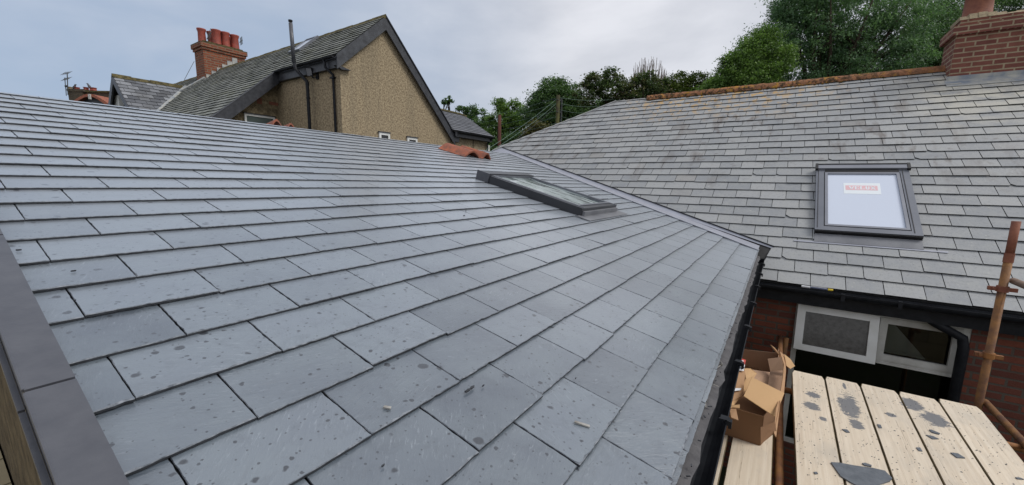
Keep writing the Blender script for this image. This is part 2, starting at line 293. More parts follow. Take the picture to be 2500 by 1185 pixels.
# ---------------------------------------------------------------- object helpers
def tag(o, label=None, cat=None, group=None, kind=None):
    if label: o['label'] = label
    if cat: o['category'] = cat
    if group: o['group'] = group
    if kind: o['kind'] = kind
    return o
def thing(name, loc, label, cat, group=None):
    o = bpy.data.objects.new(name, None); o.empty_display_size = .1; COL.objects.link(o); o.location = V(loc); o['_r'] = list(loc)
    return tag(o, label, cat, group)
def rootof(o):
    while o.parent: o = o.parent
    return V(o.location)
def mesh(name, vs, fs, mats, parent=None, fm=None, smooth=False, uvs=None, attrs=None):
    """vs in world coordinates; mats a key or a list of keys; fm the material index per face"""
    off = rootof(parent) if parent else V((0, 0, 0))
    me = bpy.data.meshes.new(name); me.from_pydata([tuple(V(v)-off) for v in vs], [], fs)
    for k in ([mats] if isinstance(mats, str) else mats): me.materials.append(M[k])
    if fm: me.polygons.foreach_set('material_index', fm)
    if smooth: me.polygons.foreach_set('use_smooth', [True]*len(fs))
    ul = me.uv_layers.new(name='UVMap'); n = len(me.loops); arr = np.zeros(n*2, 'f')
    if uvs is not None: arr[:] = np.asarray(uvs, 'f').reshape(-1)
    else:
        i = 0
        for p in me.polygons:
            nx, ny, nz = (abs(c) for c in p.normal)
            for li in p.loop_indices:
                c = me.vertices[me.loops[li].vertex_index].co + off
                a = (c.y, c.z) if nx >= ny and nx >= nz else ((c.x, c.z) if ny >= nz else (c.x, c.y))
                arr[2*li] = a[0]; arr[2*li+1] = a[1]
    ul.data.foreach_set('uv', arr)
    for k, v in (attrs or {}).items():
        a = me.attributes.new(k, 'FLOAT', 'FACE'); a.data.foreach_set('value', np.asarray(v, 'f'))
    me.update(); o = bpy.data.objects.new(name, me); COL.objects.link(o)
    if parent: o.parent = parent
    return o
class MB:
    """collects shapes into one mesh"""
    def __init__(s): s.v = []; s.f = []; s.m = []; s.sm = False
    def add(s, vs, fs, mi=0):
        b = len(s.v); s.v += [V(v) for v in vs]; s.f += [tuple(b+i for i in f) for f in fs]; s.m += [mi]*len(fs); return s
    def box(s, O, A, B, C, mi=0):
        O, A, B, C = V(O), V(A), V(B), V(C)
        if A.cross(B).dot(C) < 0: A, B = B, A
        vs = [O, O+A, O+A+B, O+B, O+C, O+A+C, O+A+B+C, O+B+C]
        return s.add(vs, [(3, 2, 1, 0), (4, 5, 6, 7), (0, 1, 5, 4), (1, 2, 6, 5), (2, 3, 7, 6), (3, 0, 4, 7)], mi)
    def aabb(s, a, b, mi=0):
        lo = [min(p, q) for p, q in zip(a, b)]; d = [abs(p-q) for p, q in zip(a, b)]
        return s.box(lo, (d[0], 0, 0), (0, d[1], 0), (0, 0, d[2]), mi)
    def prism(s, poly, ext, mi=0):
        poly = [V(p) for p in poly]; ext = V(ext); n = len(poly)
        nr = V((0, 0, 0))
        for i in range(n): nr += poly[i].cross(poly[(i+1) % n])
        if nr.dot(ext) < 0: poly = poly[::-1]
        return s.add(poly+[p+ext for p in poly], [tuple(range(n))[::-1], tuple(range(n, 2*n))]+[(i, (i+1) % n, n+(i+1) % n, n+i) for i in range(n)], mi)
    def tube(s, pts, r, n=10, mi=0, cap=True):
        pts = [V(p) for p in pts]; rs = r if isinstance(r, (list, tuple)) else [r]*len(pts); vs = []; fs = []; prev = None
        for i, p in enumerate(pts):
            d = ((pts[min(i+1, len(pts)-1)]-p).normalized() if i < len(pts)-1 else V((0, 0, 0))) + ((p-pts[i-1]).normalized() if i else V((0, 0, 0)))
            d.normalize()
            if prev is None: a = d.cross(V((0, 0, 1)) if abs(d.z) < .9 else V((1, 0, 0))).normalized()
            else: a = (prev - d*prev.dot(d)).normalized()
            prev = a; b = d.cross(a)
            vs += [p+(a*math.cos(2*math.pi*k/n)+b*math.sin(2*math.pi*k/n))*rs[i] for k in range(n)]
            if i: fs += [((i-1)*n+k, (i-1)*n+(k+1) % n, i*n+(k+1) % n, i*n+k) for k in range(n)]
        if cap: fs += [tuple(range(n))[::-1], tuple(range((len(pts)-1)*n, len(pts)*n))]
        return s.add(vs, fs, mi)
    def lathe(s, c, prof, n=16, mi=0):
        """prof list of (radius, z)"""
        c = V(c); vs = []; fs = []
        for i, (r, z) in enumerate(prof):
            vs += [c+V((r*math.cos(2*math.pi*k/n), r*math.sin(2*math.pi*k/n), z)) for k in range(n)]
            if i: fs += [((i-1)*n+k, (i-1)*n+(k+1) % n, i*n+(k+1) % n, i*n+k) for k in range(n)]
        return s.add(vs, fs, mi)
    def build(s, name, mats, parent=None, smooth=False, **k): return mesh(name, s.v, s.f, mats, parent, s.m if not isinstance(mats, str) else None, smooth, **k)
def frame_box(mb, O, A, B, C, wa, wb, mi=0, wb2=None):
    """rectangular ring: O corner, A,B edge vectors, C depth, member widths"""
    O, A, B, C = V(O), V(A), V(B), V(C); a = A.normalized(); b = B.normalized(); wb2 = wb if wb2 is None else wb2
    mb.box(O, A, b*wb, C, mi); mb.box(O+B-b*wb2, A, b*wb2, C, mi)
    mb.box(O+b*wb, a*wa, B-b*(wb+wb2), C, mi); mb.box(O+A-a*wa+b*wb, a*wa, B-b*(wb+wb2), C, mi)
def clip(poly, conv):
    """Sutherland-Hodgman; conv is convex, counter-clockwise"""
    out = poly
    for i in range(len(conv)):
        ax, ay = conv[i]; bx, by = conv[(i+1) % len(conv)]; inp = out; out = []
        if not inp: return []
        def side(p): return (bx-ax)*(p[1]-ay)-(by-ay)*(p[0]-ax)
        for j in range(len(inp)):
            p, q = inp[j-1], inp[j]; sp, sq = side(p), side(q)
            if sq >= 0:
                if sp < 0: t = sp/(sp-sq); out.append((p[0]+(q[0]-p[0])*t, p[1]+(q[1]-p[1])*t))
                out.append(q)
            elif sp >= 0: t = sp/(sp-sq); out.append((p[0]+(q[0]-p[0])*t, p[1]+(q[1]-p[1])*t))
    return out
def area(p): return .5*sum(p[i-1][0]*p[i][1]-p[i][0]*p[i-1][1] for i in range(len(p)))
def slates(name, O, U, T, N, polys, v0, gauge, width, phase, parent, mats, seed=1, rough=False, thick=.006, rise=.009, lap=.05, gap=.003, lift=.0015, wj=.0, skip=()):
    rnd = random.Random(seed); O, U, T, N = V(O), V(U), V(T), V(N)
    vs = []; fs = []; fm = []; uvs = []; tn = []; tn2 = []
    us = [p[0] for q in polys for p in q]; vv = [p[1] for q in polys for p in q]
    k = 0; v = v0
    while v < max(vv)-.01:
        ph = phase + (0 if k % 2 == 0 else width/2) + (rnd.uniform(-wj, wj) if wj else 0)
        i0 = math.floor((min(us)-ph)/width)-1; u = ph+i0*width
        dv = rnd.uniform(-.001, .001)
        while u < max(us):
            w = width; t1 = rnd.random(); t2 = rnd.random(); jl = max(0, rnd.gauss(.0, 1))*lift; dvs = dv+rnd.gauss(0, 1)*(.0022 if rough else .004)
            sk = rnd.gauss(0, .0025) if rough else rnd.gauss(0, .006)
            rect = [(u+gap/2, v+dvs-sk*w/2), (u+w-gap/2, v+dvs+sk*w/2), (u+w-gap/2-.001, v+gauge+lap), (u+gap/2, v+gauge+lap)]
            if not rough and wj and rnd.random() < .06:   # a broken corner
                c = rnd.uniform(.015, .05); rect = [(u+gap/2, v+dvs+c)]+[(u+gap/2+c, v+dvs)]+rect[1:]
            for cv in polys:
                P = clip(rect, cv)
                if len(P) < 3 or area(P) < 2e-4: continue
                if rough:
                    Q = []
                    for j in range(len(P)):
                        a, b = P[j], P[(j+1) % len(P)]; L = math.hypot(b[0]-a[0], b[1]-a[1])
                        if a[1] > v+gauge+.01 and b[1] > v+gauge+.01: Q.append(a); continue
                        n = max(1, int(L/.016)); nx, ny = -(b[1]-a[1])/(L+1e-9), (b[0]-a[0])/(L+1e-9)
                        low = abs(b[1]-a[1]) < .02
                        for q in range(n):
                            f = q/n; d = 0 if q == 0 and not low else abs(rnd.gauss(0, .0010 if low else .0006))
                            if rnd.random() < .04: d += rnd.uniform(.0008, .0028)
                            Q.append((a[0]+(b[0]-a[0])*f+nx*d, a[1]+(b[1]-a[1])*f+ny*d))
                    P = Q
                cx = sum(p[0] for p in P)/len(P); cy = sum(p[1] for p in P)/len(P)
                def H(p): return thick*.9+rise+jl*(1-(p[1]-v)/gauge) - rise*(p[1]-v)/gauge
                b0 = len(vs); n = len(P)
                W3 = lambda p, h: O+U*p[0]+T*p[1]+N*h
                if rough:
                    top = []
                    for p in P:
                        m = rnd.uniform(.0006, .0022)*(1 if rnd.random() < .7 else 3) if p[1] < v+.03 else rnd.uniform(.0004, .0018)
                        dx, dy = cx-p[0], cy-p[1]; L = math.hypot(dx, dy); top.append((p[0]+(m if dx > 0 else -m)*(1 if abs(dx) > w*.3 else 0), p[1]+(m if dy > 0 else -m)*(1 if abs(dy) > gauge*.3 else 0)))
                    vs += [W3(p, H(p)) for p in top]; vs += [W3(p, H(p)-.0016-rnd.uniform(0, .001)) for p in P]; vs += [W3(p, max(.0005, H(p)-thick)) for p in P]
                    F = [tuple(range(n))]+[(n+j, n+(j+1) % n, (j+1) % n, j) for j in range(n)]+[(2*n+j, 2*n+(j+1) % n, n+(j+1) % n, n+j) for j in range(n)]
                    ms = [0]+[2]*n+[1]*n; up = top+P+P
                else:
                    vs += [W3(p, H(p)) for p in P]; vs += [W3(p, max(.0005, H(p)-thick)) for p in P]
                    F = [tuple(range(n))]+[(n+j, n+(j+1) % n, (j+1) % n, j) for j in range(n)]
                    ms = [0]+[1]*n; up = list(P)+list(P)
                for f in F:
                    fs.append(tuple(b0+i for i in f))
                    for i in f: uvs.append(up[i])
                fm += ms; tn += [t1]*len(F); tn2 += [t2]*len(F)
            u += w
        v += gauge; k += 1
    return mesh(name, vs, fs, mats, parent, fm, uvs=uvs, attrs={'tone': tn, 'tone2': tn2})
def quad(mb, a, b, c, d, th=.004, mi=0):
    a, b, c, d = V(a), V(b), V(c), V(d); n = (b-a).cross(d-a).normalized()*th
    mb.prism([a, b, c, d], n, mi)
# ---------------------------------------------------------------- setting: ground
def ground():
    vs = []; fs = []; xs = [-300, -120, -50, -20, -8, 0, 4, 8, 14, 20, 28, 36, 46, 60, 80, 120, 200, 400, 900]; ys = [-300, -100, -40, -15, -6, 0, 6, 12, 20, 30, 40, 55, 75, 100, 150, 250, 500, 900]
    for y in ys:
        for x in xs:
            d = x*.83+y*.35; vs.append((x, y, -3.6+ (0 if d < 18 else min(26, (d-18)*.16))))
    nx = len(xs)
    for j in range(len(ys)-1):
        for i in range(nx-1): fs.append((j*nx+i, j*nx+i+1, (j+1)*nx+i+1, (j+1)*nx+i))
    tag(mesh('ground', vs, fs, 'ground'), kind='structure')
ground()
def gz(x, y):
    d = x*.83+y*.35; return -3.6+(0 if d < 18 else min(26, (d-18)*.16))
tag(MB().aabb((-8, -6, -3.7), (.11, 10, -1.5)).build('paved_terrace', 'paving'), kind='structure')
# ---------------------------------------------------------------- near extension
a = 0.26586; ca, sa = math.cos(a), math.sin(a)
NU, NT_, NN = V((1, 0, 0)), V((0, ca, sa)), V((0, -sa, ca)); NO = NN*-.766
def NP(u, v, h=0): return NO+NU*u+NT_*v+NN*h
ext = thing('house_extension', (3, 2.5, -3.6), 'low extension in the foreground with a new blue grey slate roof and black gutter', 'building')
EV, RV = -.045, 5.19
slates('slate_roof', NO, NU, NT_, NN, [[(.135, EV), (5.43, EV), (7.70, RV), (.135, RV)]], EV, .198, .307, .985+.0, ext, ['slate', 'slate_edge', 'slate_bevel'], seed=4, rough=True, thick=.0082, rise=.0092, lift=.0018, gap=.0022)
mb = MB()    # roof body: deck below slates and the back slope
ry, rz = NP(0, RV).y, NP(0, RV).z
body = [NP(0, EV+.02, -.002), NP(0, RV, -.002), V((0, ry*2-.2, rz-(ry-.2)*math.tan(a))), V((0, ry*2-.3, rz-(ry-.1)*math.tan(a)-.15)), V((0, EV+.35, NP(0, EV).z-.16))]
mb.prism([V((.13, p.y, p.z)) for p in body], V((5.4, 0, 0)))
mb.prism([V((5.53, p.y, p.z)) for p in body[:2]]+[V((7.8, body[1].y, body[1].z)), V((5.78, body[0].y, body[0].z))], V((0, 0, -.12)))
mb.build('roof_deck', 'slate_edge', ext)
bs = [V((.13, ry, rz)), V((7.9, ry, rz)), V((9.6, ry+4.6, rz-4.6*math.tan(a))), V((.13, ry+4.6, rz-4.6*math.tan(a)))]
MB().prism([p+V((0, 0, .004)) for p in bs], V((0, 0, -.03))).build('back_slope', 'slate', ext)
# walls
MB().aabb((.118, .30, -3.6), (5.2, .42, -.86)).build('wall', 'roughcast', ext)
MB().aabb((.118, .421, -3.6), (.25, 9.5, -.95)).build('wall', 'roughcast', ext)
mb = MB(); mb.prism([V((.118, .42, -.951)), V((.118, ry, -.951)), V((.118, ry, rz-.1)), V((.118, .42, NP(0, .45).z-.12))], V((.1, 0, 0))); mb.build('gable_wall', 'roughcast', ext)
# verge trim: lengths with dark joints
def verge(v0, v1):
    mb = MB(); pr = [(.080, .036), (.150, .036), (.150, .012), (.088, .010), (.086, -.075), (.078, -.075)]
    mb.prism([NP(u, v0, h) for u, h in pr], NT_*(v1-v0))
    mb.box(NP(.068, v0+.0, -.02), NU*.010, NT_*(v1-v0), NN*.010)
    mb.tube([NP(.080, v0+.003, .033), NP(.080, v1-.003, .033)], .004, 8)
    return mb.build('verge_trim', 'trim', ext)
cuts = [-.1, .62]
vj = [-.10, 1.055, 1.94, 2.83, 3.72, 4.60, 5.22]
for i in range(6): verge(vj[i]+.004, vj[i+1]-.004)
# gutter
def gutter(name, x0, x1, y, z, r, par, along='X'):
    mb = MB(); n = 10; pts = []
    for k in range(n+1):
        t = math.pi+math.pi*k/n; pts.append((r*math.cos(t), r*math.sin(t)))
    inner = [(c*.93, s*.93+.0) for c, s in pts]; prof = pts+inner[::-1]
    f = (lambda x, p: V((x, y+p[0], z+p[1]))) if along == 'X' else (lambda x, p: V((y+p[0], x, z+p[1])))
    m = len(prof); vs = [f(x0, p) for p in prof]+[f(x1, p) for p in prof]
    mb.add(vs, [(i, (i+1) % m, m+(i+1) % m, m+i) for i in range(m)])
    for x in (x0, x1): mb.add([f(x, p) for p in pts], [tuple(range(len(pts)))])
    return mb.build(name, 'black', par)
gt = gutter('gutter', .16, 5.12, .125, -.785, .052, ext)
rnd = random.Random(3)
for x in (.62, 1.42, 1.95, 2.5, 3.05, 3.6, 4.15, 4.7):
    MB().aabb((x, .068, -.789), (x+.028, .080, -.772)).aabb((x, .074, -.775), (x+.028, .095, -.770)).aabb((x+.004, .060, -.80), (x+.024, .070, -.775)).aabb((x-.012, .082, -.772), (x-.006, .098, -.764)).build('gutter_clip', 'black', gt)
MB().aabb((.16, .178, -.95), (5.12, .20, -.765)).build('fascia', 'black', ext)
mb = MB(); pr = []
for i in range(61):      # ragged felt edge hanging into the gutter
    x = .15+i*.083; y = .118+rnd.uniform(-.008, .008); mb.v.append(V((x, .21, -.742))); mb.v.append(V((x, y, -.768+rnd.uniform(-.005, .004))))
mb.f = [(2*i, 2*i+1, 2*i+3, 2*i+2) for i in range(60)]; mb.m = [0]*60; mb.build('underlay', 'underlay', ext)
# eave under-slate course showing at the very edge
slates('eave_course', NO-NN*.004, NU, NT_, NN, [[(.15, EV-.012), (5.58, EV-.012), (5.62, .1), (.15, .1)]], EV-.012, .3, .307, .985+.1535, ext, ['slate', 'slate_edge', 'slate_bevel'], seed=8, rough=True, thick=.006, rise=.006)
# lead valley gutter
def vl(v, du=0.0): t = (v+.026)/5.482; return 5.79+2.095*t+du
mb = MB(); q = [NP(vl(EV, -.42), EV, .020), NP(vl(EV, .02), EV, .014), NP(vl(RV, .02), RV+.02, .014), NP(vl(RV, -.20), RV+.02, .020)]
for s0, s1 in ((0, .47), (.474, 1)):
    p = [q[0].lerp(q[3], s0), q[1].lerp(q[2], s0), q[1].lerp(q[2], s1), q[0].lerp(q[3], s1)]; mb.prism(p, NN*.004*(1 if s0 else 1.8))
mb.build('lead_valley', 'lead', ext)

# skylight in the new roof
def skylight(par, P3, U, T, N, u0, u1, v0, v1, hz, frame, glassm, side=.055, top=.12, bot=.06):
    """P3(u,v,h) -> point"""
    sk = MB(); frame_box(sk, P3(u0, v0, 0), U*(u1-u0), T*(v1-v0), N*hz, side, bot, wb2=top)
    s = sk.build('skylight', frame, par)
    mb = MB(); frame_box(mb, P3(u0+side, v0+bot, hz*.2), U*(u1-u0-2*side), T*(v1-v0-top-bot), N*(hz*.72), .028, .028); mb.build('sash', 'gap', s)
    mb = MB(); frame_box(mb, P3(u0+side+.010, v0+bot+.012, hz*.5), U*(u1-u0-2*side-.020), T*(v1-v0-top-bot-.02), N*(hz*.56), .030, .030); mb.build('sash_cover', 'alulight' if glassm == 'veluxglass' else 'alu', s)
    g = MB().box(P3(u0+side+.036, v0+bot+.04, hz*.5), U*(u1-u0-2*side-.072), T*(v1-v0-top-bot-.075), N*(hz*.34)).build('pane', glassm, s)
    return s, g
s, g = skylight(ext, NP, NU, NT_, NN, 3.70, 4.70, 1.50, 2.86, .10, 'aludark', 'skyglass')
MB().box(NP(3.69, 2.72, .102), NU*1.02, NT_*.12, NN*.018).build('hood', 'aludark', s)
MB().box(NP(3.685, 2.70, .0), NU*.018, NT_*.18, NN*.122).build('hood_end', 'trim', s)
MB().box(NP(3.62, 1.36, .022), NU*1.16, NT_*.15, NN*.004).prism([NP(3.72, 1.50, .026), NP(4.68, 1.50, .026), NP(4.68, 1.50, .07), NP(3.72, 1.50, .07)], NT_*-.03).build('apron_flashing', 'leadgrey', s)
for uu in (3.742, 4.646): MB().box(NP(uu, 1.50, .1), NU*.010, NT_*1.22, NN*.006).build('cover_strip', 'alulight', s)  # light grey paints the highlights along the frame sides
# nails, chips on the new roof
for i, (px, py, ang, L, lb) in enumerate(((1420, 1040, -.7, .028, 'bright silver sliver lying on the new slates near the gutter'), (944, 1000, .1, .012, 'short silver clip end lying on a foreground slate'))):
    P = onpl(px, py, NN, NP(0, 0, .018)); d = (NU*math.cos(ang)+NT_*math.sin(ang))
    L *= .8; d = (RT*.9-UP*.6) if i == 0 else RT; d = (d-NN*d.dot(NN)).normalized()
    o = MB().prism([P-d*L+NN*.001, P+d*L+NN*.001, P+d*L*.96+NN.cross(d)*.008+NN*.001, P-d*L*.9+NN.cross(d)*.007+NN*.001], NN*.004).build('metal_sliver', 'steel'); tag(o, lb, 'metal sliver')
for i, (px, py, sz) in enumerate(((1142, 955, .020), (1152, 948, .018), (1180, 943, .008), (1272, 820, .007), (182, 735, .006), (1405, 925, .006), (936, 1138, .008), (45, 612, .012), (180, 663, .009), (1133, 527, .02), (1137, 516, .012))):
    P = onpl(px, py, NN, NP(0, 0, .016)); r = random.Random(i); n = 5; sz *= .7; ang = r.uniform(0, 3)
    pts = [P+(NU*math.cos(ang+k*1.256)*sz+NT_*math.sin(ang+k*1.256)*sz*.35)*r.uniform(.6, 1.2) for k in range(n)]
    lbs = ['dark sliver of slate, lower of the pair on the slate right of the centre foreground', 'dark sliver of slate, upper of the pair on the slate right of the centre foreground', 'tiny dark slate flake just right of the pair of slivers']
    o = MB().prism(pts, NN*.004).build('slate_flake', 'slate_edge')
    tag(o, lbs[i] if i < 3 else 'tiny dark slate flake scattered on the new grey roof', 'slate flake', 'slate flakes lying on the new roof')
# clay ridge tiles lying near the ridge
def ridge_tile(P, ax, wd, L, R, Hh, lb, mat='terracotta'):
    """half ridge tile: P near-end left base, ax length dir, wd width dir"""
    n = 14; mb = MB(); pr = []; up = ax.cross(wd).normalized()
    if up.z < 0: up = -up
    for k in range(n+1):
        t = k/n; pr.append(wd*(R*t)+up*(Hh*math.sin(math.pi*t)**1.25))
    inn = [p*1.0-up*.016+(wd*(R*.5)-p)*.09 for p in pr]
    prof = pr+inn[::-1]; m = len(prof)
    vs = [P+p for p in prof]+[P+ax*L+p for p in prof]
    mb.add(vs, [(i, (i+1) % m, m+(i+1) % m, m+i) for i in range(m)])
    for b in (0, m): mb.add([vs[b+i] for i in range(m)], [(i, i+1, m-2-i, m-1-i) for i in range(n)])
    o = mb.build('ridge_tile', mat); tag(o, lb, 'roof tile', 'loose clay tiles on the ridge'); return o
pA = onpl(1133, 382.5, NN, NP(0, 0, .02)); pB = onpl(1162, 383, NN, NP(0, 0, .02)); pC = onpl(1186, 386, NN, NP(0, 0, .02))
w1 = (pC-pA); wdir = V((1, -.02, 0)); wdir.normalize()
ridge_tile(pA, (NT_-NU*.10).normalized(), wdir, .54, (pB-pA).length, .108, 'left one of two loose orange clay tiles side by side on the new roof')
ridge_tile(pA+wdir*(pB-pA).length*1.02-NT_*.03, (NT_-NU*.10).normalized(), wdir, .54, (pC-pB).length*.98, .104, 'right one of two loose orange clay tiles side by side on the new roof')
for (x0, x1, yb, h, dY, lb, tn) in ((660, 694, 308, .13, .35, 'arched orange clay tile poking up behind the ridge below the white window', 1), (700, 722, 309, .085, .5, 'broken orange clay tile poking up behind the ridge right of the arched one', 0)):
    A = onY(x0, yb, ry+dY); B = onY(x1, yb+4, ry+dY); A.z -= .03
    ridge_tile(A, V((.1, 1, -.1)).normalized(), (V((B.x, B.y, A.z))-A).normalized(), .45, (B-A).length, h, lb)
# ---------------------------------------------------------------- brick house on the right
tb = .687; b_ = math.atan(tb); cb, sb = math.cos(b_), math.sin(b_)
RO = V((5.3, 0, .687*5.3-4.7085)); RU, RTt, RN = V((0, -1, 0)), V((cb, 0, sb)), V((-sb, 0, cb))
def RP(u, s, h=0): return RO+RU*u+RTt*s+RN*h
RS = (9.70-5.3)/cb
bh = thing('brick_house', (8, -1, -3.6), 'red brick house on the right with an old weathered grey slate roof', 'house')
valley = [(-.17, .60), (-5.46, 3.137)]
poly = [(-.15, 0), (7.5, 0), (7.5, RS), (-3.55, RS), (-5.75, 3.10), (-5.46, 3.137-.14), (-.17, .60)]
poly = [(-.15, 0), (7.5, 0), (7.5, RS), (-3.55, RS), (-5.80, 3.10+.10), (-.17, .60)]
slates('slate_roof', RO, RU, RTt, RN, [[(-.15, 0), (7.5, 0), (7.5, .60), (-.02, .60)], [(-.02, .60), (7.5, .60), (7.5, RS), (-3.55, RS), (-5.80, 3.36)]], 0, .196, .300, .365-.3, bh, ['oldslate', 'oldedge'], seed=12, thick=.008, rise=.0135, lift=.003, gap=.006, wj=.022)
mb = MB(); mb.prism([RP(u, s_, -.003) for u, s_ in poly], RN*-.05)
mb.prism([RP(-3.55, RS, -.003), RP(7.5, RS, -.003), V((14.1, -7.5, RO.z)), V((14.1, 8.4, RO.z))], V((0, 0, -.05)))
mb.prism([RP(-3.55, RS, -.003), RP(-5.80, 3.2, -.003), V((5.6, 8.2, RO.z)), V((14, 8.2, RO.z))], V((0, 0, -.05)))
mb.build('roof_deck', 'oldedge', bh)
MB().prism([RP(-.0, .55, .004), RP(-.02, .62, .004), RP(-5.75, 3.37, .004), RP(-5.9, 3.17, .004)], RN*.004).build('valley_lead', 'lead', bh)
MB().tube([RP(-.0, .585, .016), RP(-5.70, 3.33, .016)], .008, 8).build('valley_shadow_line', 'gap', bh)  # black tube drawn as the shadow line along the cut slates
MB().tube([RP(-5.85, 3.18, .012), RP(-3.5, RS+.0, .016)], .022, 8).build('hip_edge', 'oldslate', bh)
# ridge tiles with moss
xr, zr = RP(0, RS).x, RP(0, RS).z
y = 2.75; i = 0; rnd = random.Random(5)
while y > -7.4:
    L = .455; mb = MB(); n = 8; vs = []; rr = .105+rnd.uniform(-.003, .003)
    segs = 7
    for s_ in range(segs):
        yy = y-L*s_/(segs-1)+(.004 if s_ == 0 else 0); bulge = 0
        for k in range(n+1):
            t = math.pi*k/n; r2 = rr*(1+ (rnd.uniform(-.03, .07) if yy > -1.2 else rnd.uniform(-.01, .01)))
            vs.append(V((xr-r2*math.cos(t)*1.25, yy, zr-.055+r2*math.sin(t)*1.15)))
    mb.add(vs, [(s_*(n+1)+k, (s_+1)*(n+1)+k, (s_+1)*(n+1)+k+1, s_*(n+1)+k+1) for s_ in range(segs-1) for k in range(n)]); mb.add(vs[:n+1], [tuple(range(n+1))])
    mb.build('ridge_tile', 'ridge', bh, smooth=True); y -= L+.004; i += 1
mb = MB()  # moss clumps hanging below the ridge tiles
for k in range(330):
    yy = rnd.uniform(-1.3, 2.7); c = V((xr-.125-rnd.uniform(-.035, .03), yy, zr-.085+rnd.uniform(-.02, .03))); r = rnd.uniform(.008, .024)
    mb.lathe(c, [(0.001, -r*.8), (r, -r*.2), (r*.7, r*.5), (.001, r*.8)], 5)
M['moss'] = simple('dark_moss', (.05, .038, .014), (.25, .13, .03), 8, .95, .5, 30, spec=.05, lo=.45, hi=.62)
mb.build('moss', 'moss', bh)['kind'] = 'stuff'
# chimney
ch = MB(); cx0, cx1, cy0, cy1 = 9.30, 9.86, -2.03, -4.4
ch.aabb((cx0, cy1, 1.2), (cx1, cy0, 2.36)); stack = ch.build('chimney', 'brick_chim', bh)
MB().aabb((cx0-.05, cy1-.05, 2.361), (cx1+.05, cy0+.05, 2.50)).build('corbel', 'brick_chim', stack)
MB().aabb((cx0, cy1, 2.501), (cx1, cy0, 2.512)).build('mortar_band', 'mortar', stack)
MB().aabb((cx0+.03, cy1+.03, 2.513), (cx1-.03, cy0-.03, 2.59)).build('top_course', 'brick_chim', stack)
mb = MB(); n = 24; rnd = random.Random(9)
for i in range(n):
    y0 = cy0-.02-(cy0-cy1-.04)*i/n; y1 = cy0-.02-(cy0-cy1-.04)*(i+1)/n; h0 = .03+.02*rnd.random()+.025*math.sin(i*.9)
    mb.prism([V((cx0+.02+rnd.uniform(0, .02), y0, 2.591)), V((cx0+.02+rnd.uniform(0, .02), y1, 2.591)), V((cx1-.1, y1, 2.591)), V((cx1-.1, y0, 2.591))], V((.05, 0, h0+.02)))
mb.build('flaunching', 'mortar', stack)
pc = onX(2385, 30, 9.6); MB().lathe(V((9.58, pc.y, 2.6)), [(.20, 0), (.19, .04), (.165, .06), (.15, .5), (.18, .52), (.18, .58), (.13, .58), (.13, .3)], 24).build('chimney_pot', 'rustred', stack, smooth=True)
mb = MB(); s0 = (cx0-5.3)/cb
mb.prism([RP(1.98, s0-.22, .018), RP(4.5, s0-.22, .018), RP(4.5, s0+.02, .014), RP(1.98, s0+.02, .014)], RN*.004)
mb.aabb((cx0-.006, -4.4, 1.60), (cx0-.001, -2.0, 1.76)); mb.build('lead_apron', 'oldlead', stack)
MB().prism([V((9.32, -2.022, 1.70)), V((9.80, -2.022, 2.0)), V((9.80, -2.022, 1.9)), V((9.40, -2.022, 1.66))], V((0, .006, 0))).build('side_flashing', 'oldlead', stack)
# skylight with a faded sticker
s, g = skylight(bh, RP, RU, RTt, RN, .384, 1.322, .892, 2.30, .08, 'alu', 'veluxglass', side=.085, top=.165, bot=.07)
MB().box(RP(.400, 2.195, .078), RU*.905, RTt*.085, RN*.030).build('hood', 'alulight', s)
MB().box(RP(.400, 2.283, .082), RU*.905, RTt*.014, RN*.034).build('hood_edge', 'gap', s)
MB().box(RP(.478, 2.135, .078), RU*.748, RTt*.058, RN*.008).build('hood_gap', 'gap', s)
for uu in (.384-.012, 1.322-.014): MB().box(RP(uu, 2.18, .075), RU*.03, RTt*.13, RN*.038).build('corner_cap', 'gap', s)
MB().box(RP(.384, .878, .0), RU*.938, RTt*.012, RN*.072).build('front_rail', 'gap', s)
MB().prism([RP(.39, .872, .03), RP(1.315, .872, .03), RP(1.32, .735, .020), RP(.385, .735, .020)], RN*.004).build('apron_flashing', 'leadgrey', s)
MB().box(RP(.19, .715, .0165), RU*1.31, RTt*.022, RN*.004).build('flashing_edge', 'lead', s)
for uu in (.405, 1.255): MB().box(RP(uu, .93, .081), RU*.006, RTt*1.25, RN*.004).build('cover_strip', 'gap', s)
GH = .08*.84+.0005
# gentle size from the photo
c0 = onpl(2059, 447, RN, RP(0, 0, GH)); c1 = onpl(2148, 448, RN, RP(0, 0, GH)); c2 = onpl(2150, 475, RN, RP(0, 0, GH)); c3 = onpl(2060, 473, RN, RP(0, 0, GH))
uL, uR = -c0.y, -c1.y; sT = (c0-RO).dot(RTt); sB = (c3-RO).dot(RTt)
MB().box(RP(uL, sB, GH), RU*(uR-uL), RTt*(sT-sB), RN*.001).build('sticker', 'sticker', g)
sw, sh = uR-uL, sT-sB
MB().box(RP(uL+sw*.055, sB+sh*.34, GH+.0012), RU*sw*.87, RTt*sh*.42, RN*.0008).build('sticker_band', 'stickred', g)
mb = MB(); lw = sw*.115; lh = sh*.26; th = lw*.36; y0 = sB+sh*.42
def stroke(x0, y0_, x1, y1_, w):
    A = RP(x0, y0_, GH+.0022); B = RP(x1, y1_, GH+.0022); d = (B-A).normalized(); p = RN.cross(d)*w/2; mb.prism([A-p, B-p, B+p, A+p], RN*.0006)
